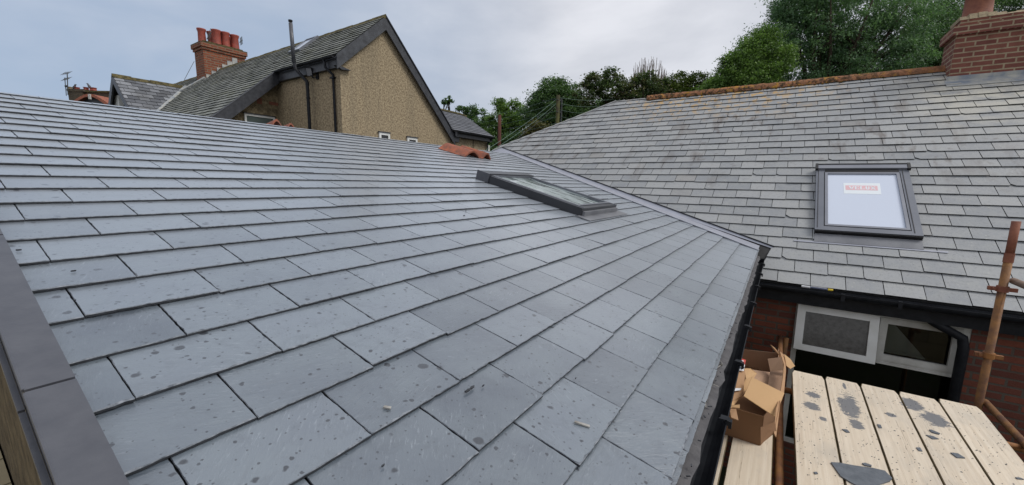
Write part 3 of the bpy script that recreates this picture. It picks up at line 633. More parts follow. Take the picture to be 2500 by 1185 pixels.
for i, chh in enumerate('VELUX'):
    x = uL+sw*(.165+i*.145); se = th*.5
    if chh == 'V': stroke(x, y0+lh, x+lw*.5, y0, th); stroke(x+lw, y0+lh, x+lw*.5, y0, th*.7); stroke(x-lw*.15, y0+lh, x+lw*.25, y0+lh, se); stroke(x+lw*.75, y0+lh, x+lw*1.15, y0+lh, se)
    if chh in 'EL':
        stroke(x+lw*.2, y0, x+lw*.2, y0+lh, th); stroke(x, y0, x+lw*.95, y0, se); stroke(x, y0+lh, x+lw*(.95 if chh == 'E' else .45), y0+lh, se); stroke(x+lw*.92, y0, x+lw*.92, y0+lh*.28, se)
        if chh == 'E': stroke(x+lw*.2, y0+lh*.5, x+lw*.65, y0+lh*.5, se); stroke(x+lw*.92, y0+lh*.72, x+lw*.92, y0+lh, se)
    if chh == 'U': stroke(x+lw*.2, y0+lh*.15, x+lw*.2, y0+lh, th); stroke(x+lw*.8, y0+lh*.15, x+lw*.8, y0+lh, th*.8); stroke(x+lw*.15, y0+lh*.06, x+lw*.85, y0+lh*.06, th); stroke(x, y0+lh, x+lw*.4, y0+lh, se); stroke(x+lw*.6, y0+lh, x+lw, y0+lh, se)
    if chh == 'X': stroke(x+lw*.08, y0+lh, x+lw*.92, y0, th); stroke(x+lw*.08, y0, x+lw*.92, y0+lh, th*.7); [stroke(x+q*lw-lw*.1, yy, x+q*lw+lw*.25, yy, se) for q in (0, .85) for yy in (y0, y0+lh)]
mb.build('sticker_lettering', 'sticker', g)
# eave, wall, window
g2 = gutter('gutter', -7.5, .10, 5.235, -1.085, .058, bh, 'Y')
for yy in (-.62, -1.95, -1.05): MB().aabb((5.172, yy, -1.15), (5.18, yy-.03, -1.078)).aabb((5.175, yy, -1.082), (5.20, yy-.03, -1.076)).build('gutter_bracket', 'black', g2)
MB().aabb((5.30, -7.5, -1.27), (5.325, .45, -1.085)).aabb((5.326, -7.5, -1.27), (5.46, .45, -1.25)).build('fascia', 'black', bh)
WX = 5.45; wy0, wy1, wz0, wz1 = -.275, -1.64, -3.0, -1.272
mb = MB(); mb.aabb((WX, wy0, -3.6), (WX+.22, .9, -1.251)); mb.aabb((WX, -7.5, -3.6), (WX+.22, wy1, -1.251)); mb.aabb((WX, wy1, -3.6), (WX+.22, wy0, wz0))
mb.aabb((WX, .9, -3.6), (WX+.22, 8.1, -1.251)); mb.aabb((WX+.22, -7.5, -3.6), (13.9, -7.3, -1.25)); mb.aabb((WX+.22, 7.9, -3.6), (13.9, 8.1, -1.25)); mb.build('wall', 'brick_wall', bh)
win = MB(); fx = WX+.01
frame_box(win, (fx, wy0, wz0), (0, wy1-wy0, 0), (0, 0, wz1-wz0), (.06, 0, 0), .05, .05)
zt = -1.785; ym = -.965
win.aabb((fx, wy0-.05, zt-.022), (fx+.06, wy1+.05, zt+.012)); win.aabb((fx-.02, wy0-.02, zt-.030), (fx-.001, wy1+.05, zt-.012)); win.aabb((fx, ym-.025, zt+.012), (fx+.06, ym+.025, wz1-.05))
wn = win.build('window', 'upvcdirty', bh)
# fixed right light
mb = MB(); frame_box(mb, (fx-.012, ym-.028, zt+.012), (0, wy1+.055-ym+.028, 0), (0, 0, wz1-zt-.06), (.03, 0, 0), .062, .06); mb.build('fixed_light', 'upvcdirty', wn)
MB().aabb((fx+.020, ym-.08, zt+.05), (fx+.024, wy1+.10, wz1-.09)).build('pane', 'darkglass', wn)
MB().aabb((fx+.020, wy0-.05, wz0+.05), (fx+.024, wy1+.05, zt-.03)).build('pane', 'darkglass', wn)
# open top hung sash
H0 = V((fx-.018, wy0-.012, wz1-.035)); hh = .50; tilt = math.radians(11); dn = V((-math.sin(tilt), 0, -math.cos(tilt))); nr_ = V((-math.cos(tilt), 0, math.sin(tilt)))
wS = abs(ym-wy0)-.0
mb = MB(); frame_box(mb, H0+dn*hh, (0, -wS, 0), -dn*hh, nr_*.045, .075, .065, wb2=.07); sash = mb.build('open_sash', 'upvc', wn)
MB().box(H0+dn*(hh-.06)+V((0, -.07, 0))+nr_*.015, (0, -(wS-.14), 0), -dn*(hh-.125), nr_*.006).build('pane', 'frost', sash)
# pale slanted sheet behind the right pane
MB().prism([V((WX+.13, -1.02, zt+.06)), V((WX+.13, -1.40, zt+.06)), V((WX+.13, -1.10, wz1-.10)), V((WX+.13, -1.02, wz1-.10))], V((.004, 0, 0))).build('pale_sheet', 'upvc', wn)
MB().aabb((WX+.2, wy1, wz0), (WX+.21, wy0, wz1)).build('interior', 'gap', wn)  # black sheet gives the room's darkness by its colour
# downpipe
dp = [(5.235, -1.10, -1.13), (5.26, -1.22, -1.20), (5.37, -1.46, -1.34), (5.385, -1.53, -1.42), (5.385, -1.535, -1.6), (5.385, -1.535, -3.55)]
dp = [onX(2255, 768, 5.34), onX(2285, 790, 5.34), onX(2350, 826, 5.36), onX(2352, 850, 5.36)]; dp.append(V((5.36, dp[-1].y, -3.55)))
MB().tube(dp, .041, 12).build('downpipe', 'black', bh, smooth=True)
# ---------------------------------------------------------------- stuff by the eaves: tube in gutter
A = onX(1957, 697, 5.20); B = onX(2034, 707, 5.20); A.z = B.z = -1.052; d = (B-A)
tb_ = thing('sealant_tube', A, 'white and blue tube with a yellow end lying along the black gutter', 'tube')
MB().tube([A, A+d*.28], .012, 10).build('body', 'white', tb_); MB().tube([A+d*.282, A+d*.84], .010, 10).build('label_band', 'ink', tb_); MB().tube([A+d*.842, B], .011, 10).build('cap', 'yellow', tb_)
MB().tube([A+d*.30+V((0, 0, .0115)), A+d*.80+V((0, 0, .0115))], .0035, 6).build('stripe', 'white', tb_)
# ---------------------------------------------------------------- scaffold
sf = thing('scaffold', (4.5, -1.46, -3.6), 'rusty yellow and brown tube scaffold standing in front of the brick house', 'scaffold')
MB().tube([(4.5, -1.463, -3.6), (4.5, -1.463, -.50)], .0242, 16).build('standard', 'rusty', sf, smooth=True)
MB().tube([(4.5, -1.463, -.499), (4.5, -1.463, -.222)], .0242, 16, cap=True).build('standard', 'rustred', sf, smooth=True)
MB().tube([(4.5, -1.463, -.53), (4.5, -1.463, -.46)], .0275, 16).build('coupler', 'rustred', sf)
zc = onX(2462, 686, 4.5).z
def coupler(c, zz, m='rust'):
    mb = MB(); mb.tube([(c[0], c[1], zz-.022), (c[0], c[1], zz+.022)], .034, 14); mb.aabb((c[0]-.012, c[1]-.075, zz-.016), (c[0]+.012, c[1]+.075, zz+.012)); mb.tube([(c[0]-.03, c[1]+.05, zz), (c[0]+.03, c[1]+.05, zz)], .009, 8); mb.build('coupler', m, sf)
coupler((4.5, -1.463), onX(2440, 705, 4.5).z, 'rustred'); coupler((4.5, -1.463), onX(2415, 868, 4.5).z)
MB().tube([(4.52, -1.515, zc), (1.2, -1.515, zc)], .0242, 14).build('ledger', 'tube', sf, smooth=True)
MB().tube([(4.55, -1.46-.05, -1.66), (.5, -1.50, -1.66)], .0242, 14).build('ledger', 'rusty', sf, smooth=True)
MB().tube([(5.3, -.155, -1.69), (.4, -.155, -1.69)], .0242, 14).build('ledger', 'rust', sf, smooth=True)
MB().tube([(5.22, -.21, -3.6), (5.22, -.21, -1.66)], .0242, 14).build('standard', 'rusty', sf, smooth=True)
MB().tube([(3.9, .4, -1.69), (3.9, -1.6, -1.69)], .0242, 14).build('transom', 'rust', sf, smooth=True)
# boards
tt = .042
def board(x0, x1, ya, yb, z4, t, lb, dust, seed, wob=0.0):
    r = random.Random(seed); n = 60; th = .036; vs = []; uvs = []; fs = []; fm = []
    def Z(x): return z4+(x-4.2)*t
    rows = []
    for i in range(n+1):
        x = x0+(x1-x0)*i/n; w0 = r.uniform(-.0004, .0004); w1_ = r.uniform(-.0004, .0004)
        e_ = .012 if i in (0, n) else 0
        rows.append([(x, ya+w0-e_, Z(x)-th), (x, ya+w0-e_*.8, Z(x)-.004), (x, ya+w0-.004-e_, Z(x)), (x, yb+w1_+.004+e_, Z(x)), (x, yb+w1_+e_*.8, Z(x)-.004), (x, yb+w1_+e_, Z(x)-th)])
    for row in rows: vs += row
    for i in range(n):
        for k in range(6):
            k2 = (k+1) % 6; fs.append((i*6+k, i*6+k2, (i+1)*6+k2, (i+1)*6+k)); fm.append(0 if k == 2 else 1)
    fs += [tuple(range(6)), tuple(range(n*6, n*6+6))[::-1]]; fm += [1, 1]
    at = []; du = []
    for f in fs:
        cxm = sum(vs[i][0] for i in f)/len(f); at.append(seed*.137 % 1)
        du.append(max([0]+[1-abs(cxm-c)/w for c, w in dust]))
    o = mesh('scaffold_board', vs, fs, ['board', 'boardside'], None, fm, attrs={'tone': at, 'dust': du})
    tag(o, lb, 'board', 'pale timber scaffold boards'); return o
z4 = -1.517
ends = [3.965, 3.985, 4.0, 4.01, 4.04]; ed = [-.222, -.443, -.664, -.886, -1.105, -1.325]
dl = [[(3.45, .13)], [(3.50, .28)], [(3.66, .06)], [(3.72, .24)], []]
nmz = ['board of the raised platform nearest the cardboard box', 'second board of the raised platform from the box, with a large dark slate dust smear', 'middle board of the raised platform', 'fourth board of the raised platform, with a split end and grey dust smears', 'board of the raised platform nearest the rusty upright tube']
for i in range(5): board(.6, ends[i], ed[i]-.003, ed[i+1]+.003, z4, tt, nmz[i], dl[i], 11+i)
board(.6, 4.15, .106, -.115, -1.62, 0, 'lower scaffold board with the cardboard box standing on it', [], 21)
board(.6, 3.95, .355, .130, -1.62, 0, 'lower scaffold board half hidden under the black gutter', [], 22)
# slate fragments on the boards
def TPt(px, py, dz=0): return onpl(px, py, V((-tt, 0, 1)), (4.2, 0, z4+.001+dz))
BN = V((-tt, 0, 1)).normalized()
def frag(pts, th, lb, mat='slate_edge'):
    P = [TPt(*p) for p in pts]; o = MB().prism(P, BN*th).build('slate_fragment', mat); tag(o, lb, 'slate fragment', 'broken slate on the scaffold boards'); return o
M['fragslate'] = simple('broken_slate', (.085, .098, .115), (.125, .14, .16), 25, .55, .4, 80)
frag([(2028, 1131), (2048, 1132), (2085, 1139), (2130, 1145), (2160, 1152), (2178, 1170), (2172, 1177), (2150, 1184), (2118, 1200), (2080, 1182), (2052, 1165)], .007, 'large pointed piece of broken slate at the front of the raised platform', 'fragslate')
frag([(2320, 1107), (2338, 1109), (2356, 1120), (2336, 1119)], .006, 'medium diamond shaped slate piece on the fourth board of the platform', 'fragslate')
frag([(2104, 1133), (2112, 1132), (2128, 1138), (2127, 1141), (2110, 1138)], .006, 'narrow slate piece just behind the large pointed fragment', 'fragslate')
frag([(2268, 1051), (2274, 1051), (2295, 1060), (2292, 1062), (2274, 1057)], .006, 'thin dark slate strip below the smears on the fourth board', 'fragslate')
frag([(2260, 1063), (2278, 1066), (2292, 1073), (2276, 1073)], .004, 'slate shard just in front of the thin strip on the fourth board', 'fragslate')
frag([(2055, 1049), (2068, 1050), (2075, 1057), (2066, 1057)], .004, 'light grey slate shard in front of the dust smear on the second board', 'fragslate')
frag([(2141, 1037), (2150, 1039), (2153, 1046), (2146, 1046)], .005, 'small dark chunk in the middle of the middle board', 'fragslate')
frag([(1986, 1154), (1994, 1154), (1997, 1158), (1990, 1159)], .005, 'small slate chip on the board nearest the box, left of the large fragment', 'fragslate')
frag([(2236, 1094), (2246, 1094), (2252, 1103), (2243, 1102)], .004, 'two joined grey chips on the right edge of the middle board', 'fragslate')
frag([(2478, 1167), (2490, 1168), (2500, 1172), (2484, 1171)], .005, 'flat dark chip near the right end of the outermost board', 'fragslate')
r = random.Random(77); mb = MB()
for k in range(620):
    bi = r.randrange(5); x = r.uniform(2.3, ends[bi]-.02)
    yv = r.uniform(ed[bi+1]+.01, ed[bi]-.01); P = V((x, yv, z4+(x-4.2)*tt+.0012)); sz = r.choice([.0018, .002, .0025, .003, .003, .0045])*r.uniform(.7, 1.2); an = r.uniform(0, 3.1)
    q = [P+V((math.cos(an+k2*1.57), math.sin(an+k2*1.57), 0))*sz*(1 if k2 % 2 else r.uniform(.3, .8)) for k2 in range(4)]; mb.prism(q, BN*.002)
tag(mb.build('slate_crumbs', 'fragslate'), 'dark slate crumbs scattered over the pale boards', 'debris', kind='stuff')
# nails and bits in the near gutter
for i, (x, an) in enumerate(((1.86, .9), (1.80, -.5), (1.62, 1.5), (1.45, .3))):
    c = V((x, .145, -.757+.006)); d = V((math.cos(an), math.sin(an)*.5, .05)).normalized()*.022
    n_ = thing('roofing_nail', c, ['shiny nail sticking out by the felt edge over the gutter, farthest of the four', 'shiny nail beside the farthest one at the felt edge', 'shiny nail on the felt edge halfway down the gutter', 'large headed nail nearest the camera by the gutter'][i], 'nail', 'nails dropped along the gutter')
    MB().tube([c-d, c+d], .0017, 6).build('shank', 'steel', n_); MB().tube([c+d*.98, c+d*1.06], .006, 10).build('head', 'steel', n_)
r = random.Random(31); mb = MB()
for k in range(70):
    x = r.uniform(.9, 5.0); P = V((x, r.uniform(.120, .172), -.760+r.uniform(0, .01))); an = r.uniform(0, 3); L = r.uniform(.004, .014)
    mb.box(P, V((math.cos(an)*L, math.sin(an)*L, 0)), V((-math.sin(an)*L*.3, math.cos(an)*L*.3, 0)), V((0, 0, .003)))
tag(mb.build('gutter_debris', 'slate_edge'), 'slate bits and dirt along the felt over the black gutter', 'debris', kind='stuff')
# ---------------------------------------------------------------- cardboard box
zb = -1.619
bx = thing('cardboard_box', (3.1, .05, zb), 'torn open brown cardboard box with flaps up standing on the lower boards', 'box')
A = V((2.80, .175, zb)); B = V((2.80, -.045, zb)); hB = .20
C = onZ(1892, 1055, zb); D = V((4.05, .20, zb)); E_ = V((4.0, -.115, zb))
up = V((0, 0, 1))
mb = MB(); quad(mb, A, B, B+up*hB, A+up*hB, .005)                       # front
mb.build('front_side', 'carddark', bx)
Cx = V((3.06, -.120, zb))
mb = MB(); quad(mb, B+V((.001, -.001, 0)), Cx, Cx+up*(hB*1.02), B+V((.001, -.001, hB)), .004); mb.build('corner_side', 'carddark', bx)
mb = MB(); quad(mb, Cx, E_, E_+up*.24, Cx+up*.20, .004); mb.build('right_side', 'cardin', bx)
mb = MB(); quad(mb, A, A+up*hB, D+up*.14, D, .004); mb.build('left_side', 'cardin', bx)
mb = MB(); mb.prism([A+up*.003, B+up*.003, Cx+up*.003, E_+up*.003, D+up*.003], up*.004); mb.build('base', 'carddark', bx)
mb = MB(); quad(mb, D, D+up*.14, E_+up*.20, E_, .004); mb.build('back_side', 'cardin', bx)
def flap(pts, name, mat, th=.004, lab=None):
    """pts: (px,py,depth)"""
    P = [far(*p) for p in pts]; o = MB()
    n = (P[1]-P[0]).cross(P[2]-P[0]).normalized(); o.prism(P, n*th); q = o.build(name, mat, bx)
    if lab: q['label'] = lab
    return q
flap([(1836, 921, 2.45), (1915, 960, 2.42), (1893, 1018, 2.26), (1816, 967, 2.30)], 'top_flap', 'cardlight', lab='pale top flap leaning across the opening')
flap([(1832, 902, 3.0), (1880, 909, 3.05), (1874, 948, 2.85), (1838, 930, 2.8)], 'inner_flap', 'cardin')
flap([(1880, 907, 2.99), (1918, 904, 2.99), (1913, 962, 2.62), (1874, 946, 2.75)], 'inner_flap', 'cardin')
flap([(1874, 876, 3.15), (1908, 872, 3.10), (1913, 905, 3.0), (1881, 909, 3.05)], 'back_flap', 'cardin')
flap([(1770, 890, 2.60), (1820, 905, 2.62), (1815, 955, 2.42), (1812, 965, 2.38), (1770, 992, 2.28)], 'left_flap', 'card')
flap([(1818, 900, 2.66), (1833, 900, 2.68), (1848, 912, 2.7), (1816, 962, 2.44), (1786, 996, 2.28), (1782, 985, 2.30), (1806, 960, 2.42), (1822, 925, 2.55)], 'torn_flap', 'cardlight')
flap([(1774, 990, 2.27), (1806, 988, 2.27), (1806, 996, 2.23), (1788, 994, 2.24), (1770, 998, 2.22)], 'torn_edge', 'cardlight')
flap([(1781, 998, 2.24), (1797, 998, 2.24), (1803, 1026, 2.10), (1785, 1019, 2.12)], 'inside_flap', 'card')
flap([(1904, 858, 3.0), (1916, 868, 3.0), (1919, 905, 2.85), (1914, 962, 2.5), (1905, 985, 2.33), (1895, 1068, 2.06), (1890, 1058, 2.08), (1894, 1000, 2.26), (1903, 970, 2.40), (1911, 925, 2.66), (1914, 890, 2.84)], 'torn_edge', 'card')
flap([(1915, 865, 2.98), (1930, 877, 2.95), (1941, 894, 2.9), (1930, 901, 2.88), (1920, 893, 2.9)], 'torn_scrap', 'cardlight')
flap([(1882, 842, 3.0), (1892, 850, 3.0), (1905, 862, 2.98), (1903, 867, 2.98), (1890, 854, 3.0)], 'torn_scrap', 'card')
flap([(1857, 1044, 2.06), (1892, 1030, 2.12), (1896, 1054, 2.10), (1857, 1086, 2.04)], 'corner_flap', 'carddark')
# printing on the left flap
flap([(1798, 872, 2.66), (1821, 879, 2.68), (1819, 890, 2.64), (1796, 888, 2.62)], 'printed_label', 'red')
flap([(1796, 888.5, 2.62), (1819, 890.5, 2.64), (1816, 906, 2.58), (1790, 902, 2.56)], 'printed_label', 'white')
flap([(1804, 878, 2.640), (1816, 881, 2.65), (1815, 883, 2.64), (1803, 880, 2.63)], 'printed_mark', 'white', .002); flap([(1801, 884, 2.615), (1816, 886, 2.63), (1815, 888, 2.62), (1800, 886, 2.61)], 'printed_mark', 'white', .002)
flap([(1800, 895, 2.58), (1804, 893, 2.58), (1814, 900, 2.56), (1811, 903, 2.56)], 'printed_mark', 'ink', .002); flap([(1808, 893, 2.59), (1812, 893, 2.59), (1818, 898, 2.57), (1815, 900, 2.57)], 'printed_mark', 'ink', .002)
flap([(1786, 948, 2.38), (1810, 948, 2.42), (1808, 953, 2.40), (1784, 956, 2.35)], 'printed_label', 'white', .002)
# ---------------------------------------------------------------- pebbledashed house beyond
D_ = 11.0
A = onY(935, 42, D_); Xr, Zr = A.x, A.z; Ew = onY(820, 130, D_); tq = (Zr-Ew.z)/(Xr-Ew.x); Xe, Ze = Ew.x, Ew.z
Er = onY(1103, 327, D_); te = (Zr-Er.z)/(Er.x-Xr)
ph = thing('pebbledash_house', (9, 15, -3.6), 'large tan pebbledashed gable house with black bargeboards behind the new roof', 'house')
Xw = Xe+.10
Yn = 14.85      # where the roof drops lower
# walls
mb = MB(); gb = [V((Xw, D_, -3.6)), V((15.0, D_, -3.6)), V((15.0, D_, 1.75)), V((Er.x-.05, D_, Er.z-.05)), V((Xr, D_, Zr-.20)), V((Xw, D_, Ze-.12))]
mb.prism([V((Xw, D_, -3.6)), V((12.1, D_, -3.6)), V((12.1, D_, Er.z-.1)), V((Xr, D_, Zr-.20)), V((Xw, D_, Ze-.12))], V((0, .3, 0)))
mb.aabb((12.1, D_+.02, -3.6), (14.45, D_+.3, 1.80)); mb.build('gable_wall', 'dash', ph)
MB().aabb((Xw, D_+.301, -3.6), (Xw+.3, Yn, 3.42)).build('side_wall', 'dash', ph)
MB().aabb((3.0, Yn-.25, -3.6), (Xw-.001, Yn, .8)).prism([V((3.0, Yn-.25, .801)), V((Xw-.001, Yn-.25, .801)), V((Xw-.001, Yn-.25, Ze-.2)), V((5.0, Yn-.25, Ze-.2-(Xw-5.0)*tq)), V((4.2, Yn-.25, .801))], V((0, .25, 0))).build('rear_wall', 'dash2', ph)
# west slope
sw = math.atan(tq); WT = V((math.cos(sw), 0, math.sin(sw))); WN = V((-math.sin(sw), 0, math.cos(sw))); WU = V((0, -1, 0)); WO = V((Xe-.05, 0, Ze-.05*tq))
Sr = (Xr-WO.x)/WT.x; Sl = -(Xe-3.6)/WT.x
YB = Yn-.62
polys = [[(-32, -.02), (-(D_-.12), -.02), (-(D_-.12), Sr), (-32, Sr)], [(-32, Sl), (-YB, Sl), (-YB, -.02), (-32, -.02)]]
roofW = slates('slate_roof', WO, WU, WT, WN, polys, Sl, .20, .30, .1, ph, ['mossslate', 'oldedge'], seed=33, thick=.009, rise=.022, lift=.004, gap=.008)
mb = MB()
for pq in polys: mb.prism([WO+WU*u+WT*s_-WN*.004 for u, s_ in pq], WN*-.06)
mb.prism([V((Xr, D_-.12, Zr)), V((Xr, 32, Zr)), V((Er.x, 32, Er.z)), V((Er.x, D_-.12, Er.z))], V((0, 0, -.06))); mb.build('roof_deck', 'oldedge', ph)
mb = MB(); rnd = random.Random(6)
for i in range(60):
    y0 = D_-.14+i*.34; mb.prism([V((Xr-.11, y0, Zr-.07)), V((Xr, y0, Zr+.05+rnd.uniform(0, .02))), V((Xr+.11, y0, Zr-.07))], V((0, .335, 0)))
mb.build('ridge', 'mossridge', ph)
# bargeboards of the front gable
def barge(p, q, w, th, mat, y, parent, name='bargeboard', dz=0.0):
    p, q = V(p), V(q); dn_ = V((0, 0, -w)); return MB().prism([V((p.x, y, p.z+dz)), V((q.x, y, q.z+dz)), V((q.x, y, q.z+dz))+dn_, V((p.x, y, p.z+dz))+dn_], V((0, -th, 0))).build(name, mat, parent)
barge((Xr, 0, Zr+.0), (Xe-.06, 0, Ze-.06*tq), .40, .035, 'bargegrey', D_-.10, ph); barge((Xr, 0, Zr), (Er.x+.05, 0, Er.z-.05), .40, .035, 'blackpaint', D_-.101, ph)
barge((Xr, 0, Zr+.03), (Er.x+.1, 0, Er.z-.07), .06, .05, 'black', D_-.11, ph, 'verge_strip')
mb = MB(); mb.prism([V((Xr, D_-.1, Zr-.07)), V((Xe, D_-.1, Ze-.07)), V((Xe, D_-.1, Ze-.1)), V((Xr, D_-.1, Zr-.1))], V((0, .1, 0)))
mb.prism([V((Xr, D_-.1, Zr-.07)), V((Er.x, D_-.1, Er.z-.07)), V((Er.x, D_-.1, Er.z-.1)), V((Xr, D_-.1, Zr-.1))], V((0, .1, 0))); mb.build('soffit', 'blackpaint', ph)
MB().prism([V((Xe-.10, D_-.12, Ze-.36)), V((Xw+.02, D_-.12, Ze-.36)), V((Xw+.30, D_-.12, Ze-.40)), V((Xw-.0, D_-.12, Ze-.44))], V((0, .12, .0))).build('eave_return', 'blackpaint', ph)
# west eaves gutter + fascia
g3 = gutter('gutter', D_-.05, YB+.1, Xe-.12, Ze-.11, .055, ph, 'Y')
MB().aabb((Xe-.03, D_-.05, Ze-.40), (Xe+.0, Yn+.1, Ze-.10)).aabb((Xe+.001, D_, Ze-.40), (Xw, Yn, Ze-.38)).build('fascia', 'blackpaint', ph)
# lower gable bargeboard (dark, deep) over the rear wall
q0 = WO+WT*.05; q1 = WO+WT*Sl
mb = MB(); mb.prism([V((q0.x, YB-.03, q0.z-.02)), V((q1.x, YB-.03, q1.z-.02)), V((q1.x, YB-.03, q1.z-.44)), V((q0.x, YB-.03, q0.z-.44))], V((0, .03, 0)))
mb.prism([V((q0.x, YB, q0.z-.40)), V((q1.x, YB, q1.z-.40)), V((q1.x, YB, q1.z-.44)), V((q0.x, YB, q0.z-.44))], V((0, .6, 0))); mb.build('bargeboard', 'blackpaint', ph)
mb = MB(); mb.prism([V((q0.x, YB-.05, q0.z+.02)), V((q1.x, YB-.05, q1.z+.02)), V((q1.x, YB-.05, q1.z-.015)), V((q0.x, YB-.05, q0.z-.015))], V((0, .12, 0))); mb.build('verge_strip', 'wingslate', ph)
# rear wall window, vents
yw = Yn-.25
def window(px0, px1, pyt, yy, hgt, par, mat='upvc', gm='farglass', fw=.055, slope=None):
    P0 = onY(px0, pyt, yy); P1 = onY(px1, pyt, yy); w_ = P1.x-P0.x
    mb = MB(); frame_box(mb, (P0.x, yy-.045, P0.z-hgt), (w_, 0, 0), (0, 0, hgt), (0, .05, 0), fw, fw); o = mb.build('window', mat, par)
    MB().aabb((P0.x+fw, yy-.020, P0.z-hgt+fw), (P1.x-fw, yy-.004, P0.z-fw)).build('pane', gm, o)
    MB().aabb((P0.x-.03, yy-.07, P0.z+.002), (P1.x+.03, yy-.001, P0.z+.03)).build('lintel', 'blackpaint', o); return o
window(595, 669, 277, yw, .62, ph, fw=.06)
vb = onY(633, 247, yw); MB().aabb((vb.x-.08, yw-.015, vb.z-.09), (vb.x+.08, yw-.001, vb.z+.09)).build('air_vent', 'rustred', ph)
vb = onY(664, 253, yw); MB().aabb((vb.x-.10, yw-.012, vb.z-.05), (Xw-.002, yw-.001, vb.z+.05)).build('air_vent', 'rustred', ph)
for a0, a1, t0 in ((924, 950, 323), (993, 1017, 335)): window(a0, a1, t0, D_-.0, .55, ph, fw=.075, gm='blackglass')
# downpipe and flue on side wall
xq = Xw-.05
P0 = onX(812, 165, xq); MB().tube([(Xe-.12, P0.y+.15, Ze-.15), (Xe-.10, P0.y+.12, Ze-.36), (xq, P0.y, Ze-.55), (xq, P0.y, -3)], .038, 10).build('downpipe', 'black', ph, smooth=True)
P1 = onX(814, 190, xq); MB().aabb((xq-.05, P1.y-.05, P1.z-.02), (xq+.05, P1.y+.12, P1.z+.02)).build('pipe_clip', 'black', ph)
xf = Xe-.26
f0 = onX(709, 52, xf); f1 = onX(717, 148, xf); f2 = onX(722, 170, xf+.02); f3 = onX(750, 200, xf+.17); f4 = onX(757, 315, xf+.18)
fl = MB().tube([f0+(f1-f0)*.05, f1], .056, 14).build('flue_pipe', 'trim', ph, smooth=True)
MB().tube([f1-V((0, 0, .02)), f2, f3, V((f3.x, f3.y, -2))], .050, 14).build('flue_lower', 'black', fl, smooth=True)
MB().tube([f1-V((0, 0, .06)), f1+V((0, 0, .05))], .062, 14).build('flue_collar', 'black', fl)
MB().tube([f0-V((0, 0, .02)), f0+V((0, 0, .03))], .060, 14).build('flue_cap', 'black', fl)
MB().tube([f3-V((0, 0, .10)), f3-V((0, 0, .02))], .057, 14).tube([f3-V((0, 0, .50)), f3-V((0, 0, .47))], .06, 14).build('flue_collar', 'black', fl)
# floodlight
L0 = onX(776, 186, Xw-.01); fd = MB().aabb((Xw-.05, L0.y-.05, L0.z-.10), (Xw-.001, L0.y+.05, L0.z+.06)).tube([(Xw-.05, L0.y, L0.z-.05), (Xw-.12, L0.y+.05, L0.z-.08), (Xw-.17, L0.y+.10, L0.z+.0)], .018, 8).build('floodlight', 'black', ph)
c = V((Xw-.20, L0.y+.14, L0.z+.09)); n1_ = V((-.75, -.55, -.35)).normalized(); r_ = n1_.cross(V((0, 0, 1))).normalized(); u_ = r_.cross(n1_)
MB().box(c-r_*.09-u_*.12, r_*.18, u_*.24, -n1_*.06).build('lamp_housing', 'black', fd); MB().box(c-r_*.075-u_*.105+n1_*.001, r_*.15, u_*.21, n1_*.004).build('lamp_glass', 'alulight', fd)
# small skylight on west slope
def WP(u, s_, h=0): return WO+WU*u+WT*s_+WN*h
def wpx(x, y_): P = onpl(x, y_, WN, WP(0, 0, .05)); return -P.y, (P-WO).dot(WT)
k0, k1 = wpx(735, 128), wpx(787, 92)
uA, sA = wpx(722, 127); uB, sB2 = wpx(746, 122)
mb = MB(); frame_box(mb, WP(-15.2, sA+.05, 0), WU*.75, WT*1.0, WN*.10, .07, .07); s2 = mb.build('skylight', 'alu', ph)
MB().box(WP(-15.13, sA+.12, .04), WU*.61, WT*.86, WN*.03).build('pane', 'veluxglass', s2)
# right wing
re0 = onY(1205, 335, D_-.25); zE = re0.z; xE = re0.x
Yr = D_+1.75; zR = 3.05; tw = math.atan2(zR-zE, Yr-(D_-.25)); RWT = V((0, math.cos(tw), math.sin(tw))); RWN = V((0, -math.sin(tw), math.cos(tw))); RWO = V((0, D_-.25, zE)); Sw = (Yr-(D_-.25))/math.cos(tw)
xR = onY(1133, 262, Yr).x
slates('wing_roof', RWO, V((1, 0, 0)), RWT, RWN, [[(Er.x-.15, 0), (xE, 0), (xR, Sw), (Er.x-1.5, Sw)]], 0, .20, .30, .1, ph, ['wingslate', 'oldedge'], seed=51, thick=.008, rise=.016, lift=.002, gap=.005)
MB().prism([RWO+V((Er.x-.1, 0, 0))-RWN*.004, RWO+V((xE, 0, 0))-RWN*.004, RWO+V((xR, 0, 0))+RWT*Sw-RWN*.004, RWO+V((Er.x-1.5, 0, 0))+RWT*Sw-RWN*.004], RWN*-.05).prism([V((Er.x-1.5, Yr, zR)), V((xR, Yr, zR)), V((xE, Yr+2, zE)), V((Er.x-1.5, Yr+2, zE))], V((0, 0, -.05))).build('wing_deck', 'oldedge', ph)
MB().tube([V((Er.x-1.4, Yr, zR+.02)), V((xR-.3, Yr, zR+.02)), V((xR+.02, Yr-.1, zR-.05))], .07, 8).build('wing_ridge', 'mossridge', ph)
g4 = gutter('gutter', 12.2, xE+.02, D_-.30, zE-.03, .055, ph)
MB().aabb((12.1, D_-.22, zE-.22), (xE-.05, D_-.19, zE-.01)).aabb((12.1, D_-.189, zE-.22), (xE-.05, D_+.02, zE-.20)).prism([V((12.0, D_-.13, zE+.12)), V((12.5, D_-.13, zE-.02)), V((12.4, D_-.13, zE-.42)), V((12.0, D_-.13, zE-.38))], V((0, .1, 0))).build('fascia', 'blackpaint', ph)
P0 = onY(1189, 350, D_-.04); MB().tube([(xE-.15, D_-.30, zE-.08), (P0.x, D_-.06, zE-.3), (P0.x, D_-.06, -2)], .04, 10).build('downpipe', 'black', ph)
MB().aabb((P0.x+.12, D_-.02, -3.6), (P0.x+.24, D_+.02, 1.6)).build('corner_board', 'upvcdirty', ph)
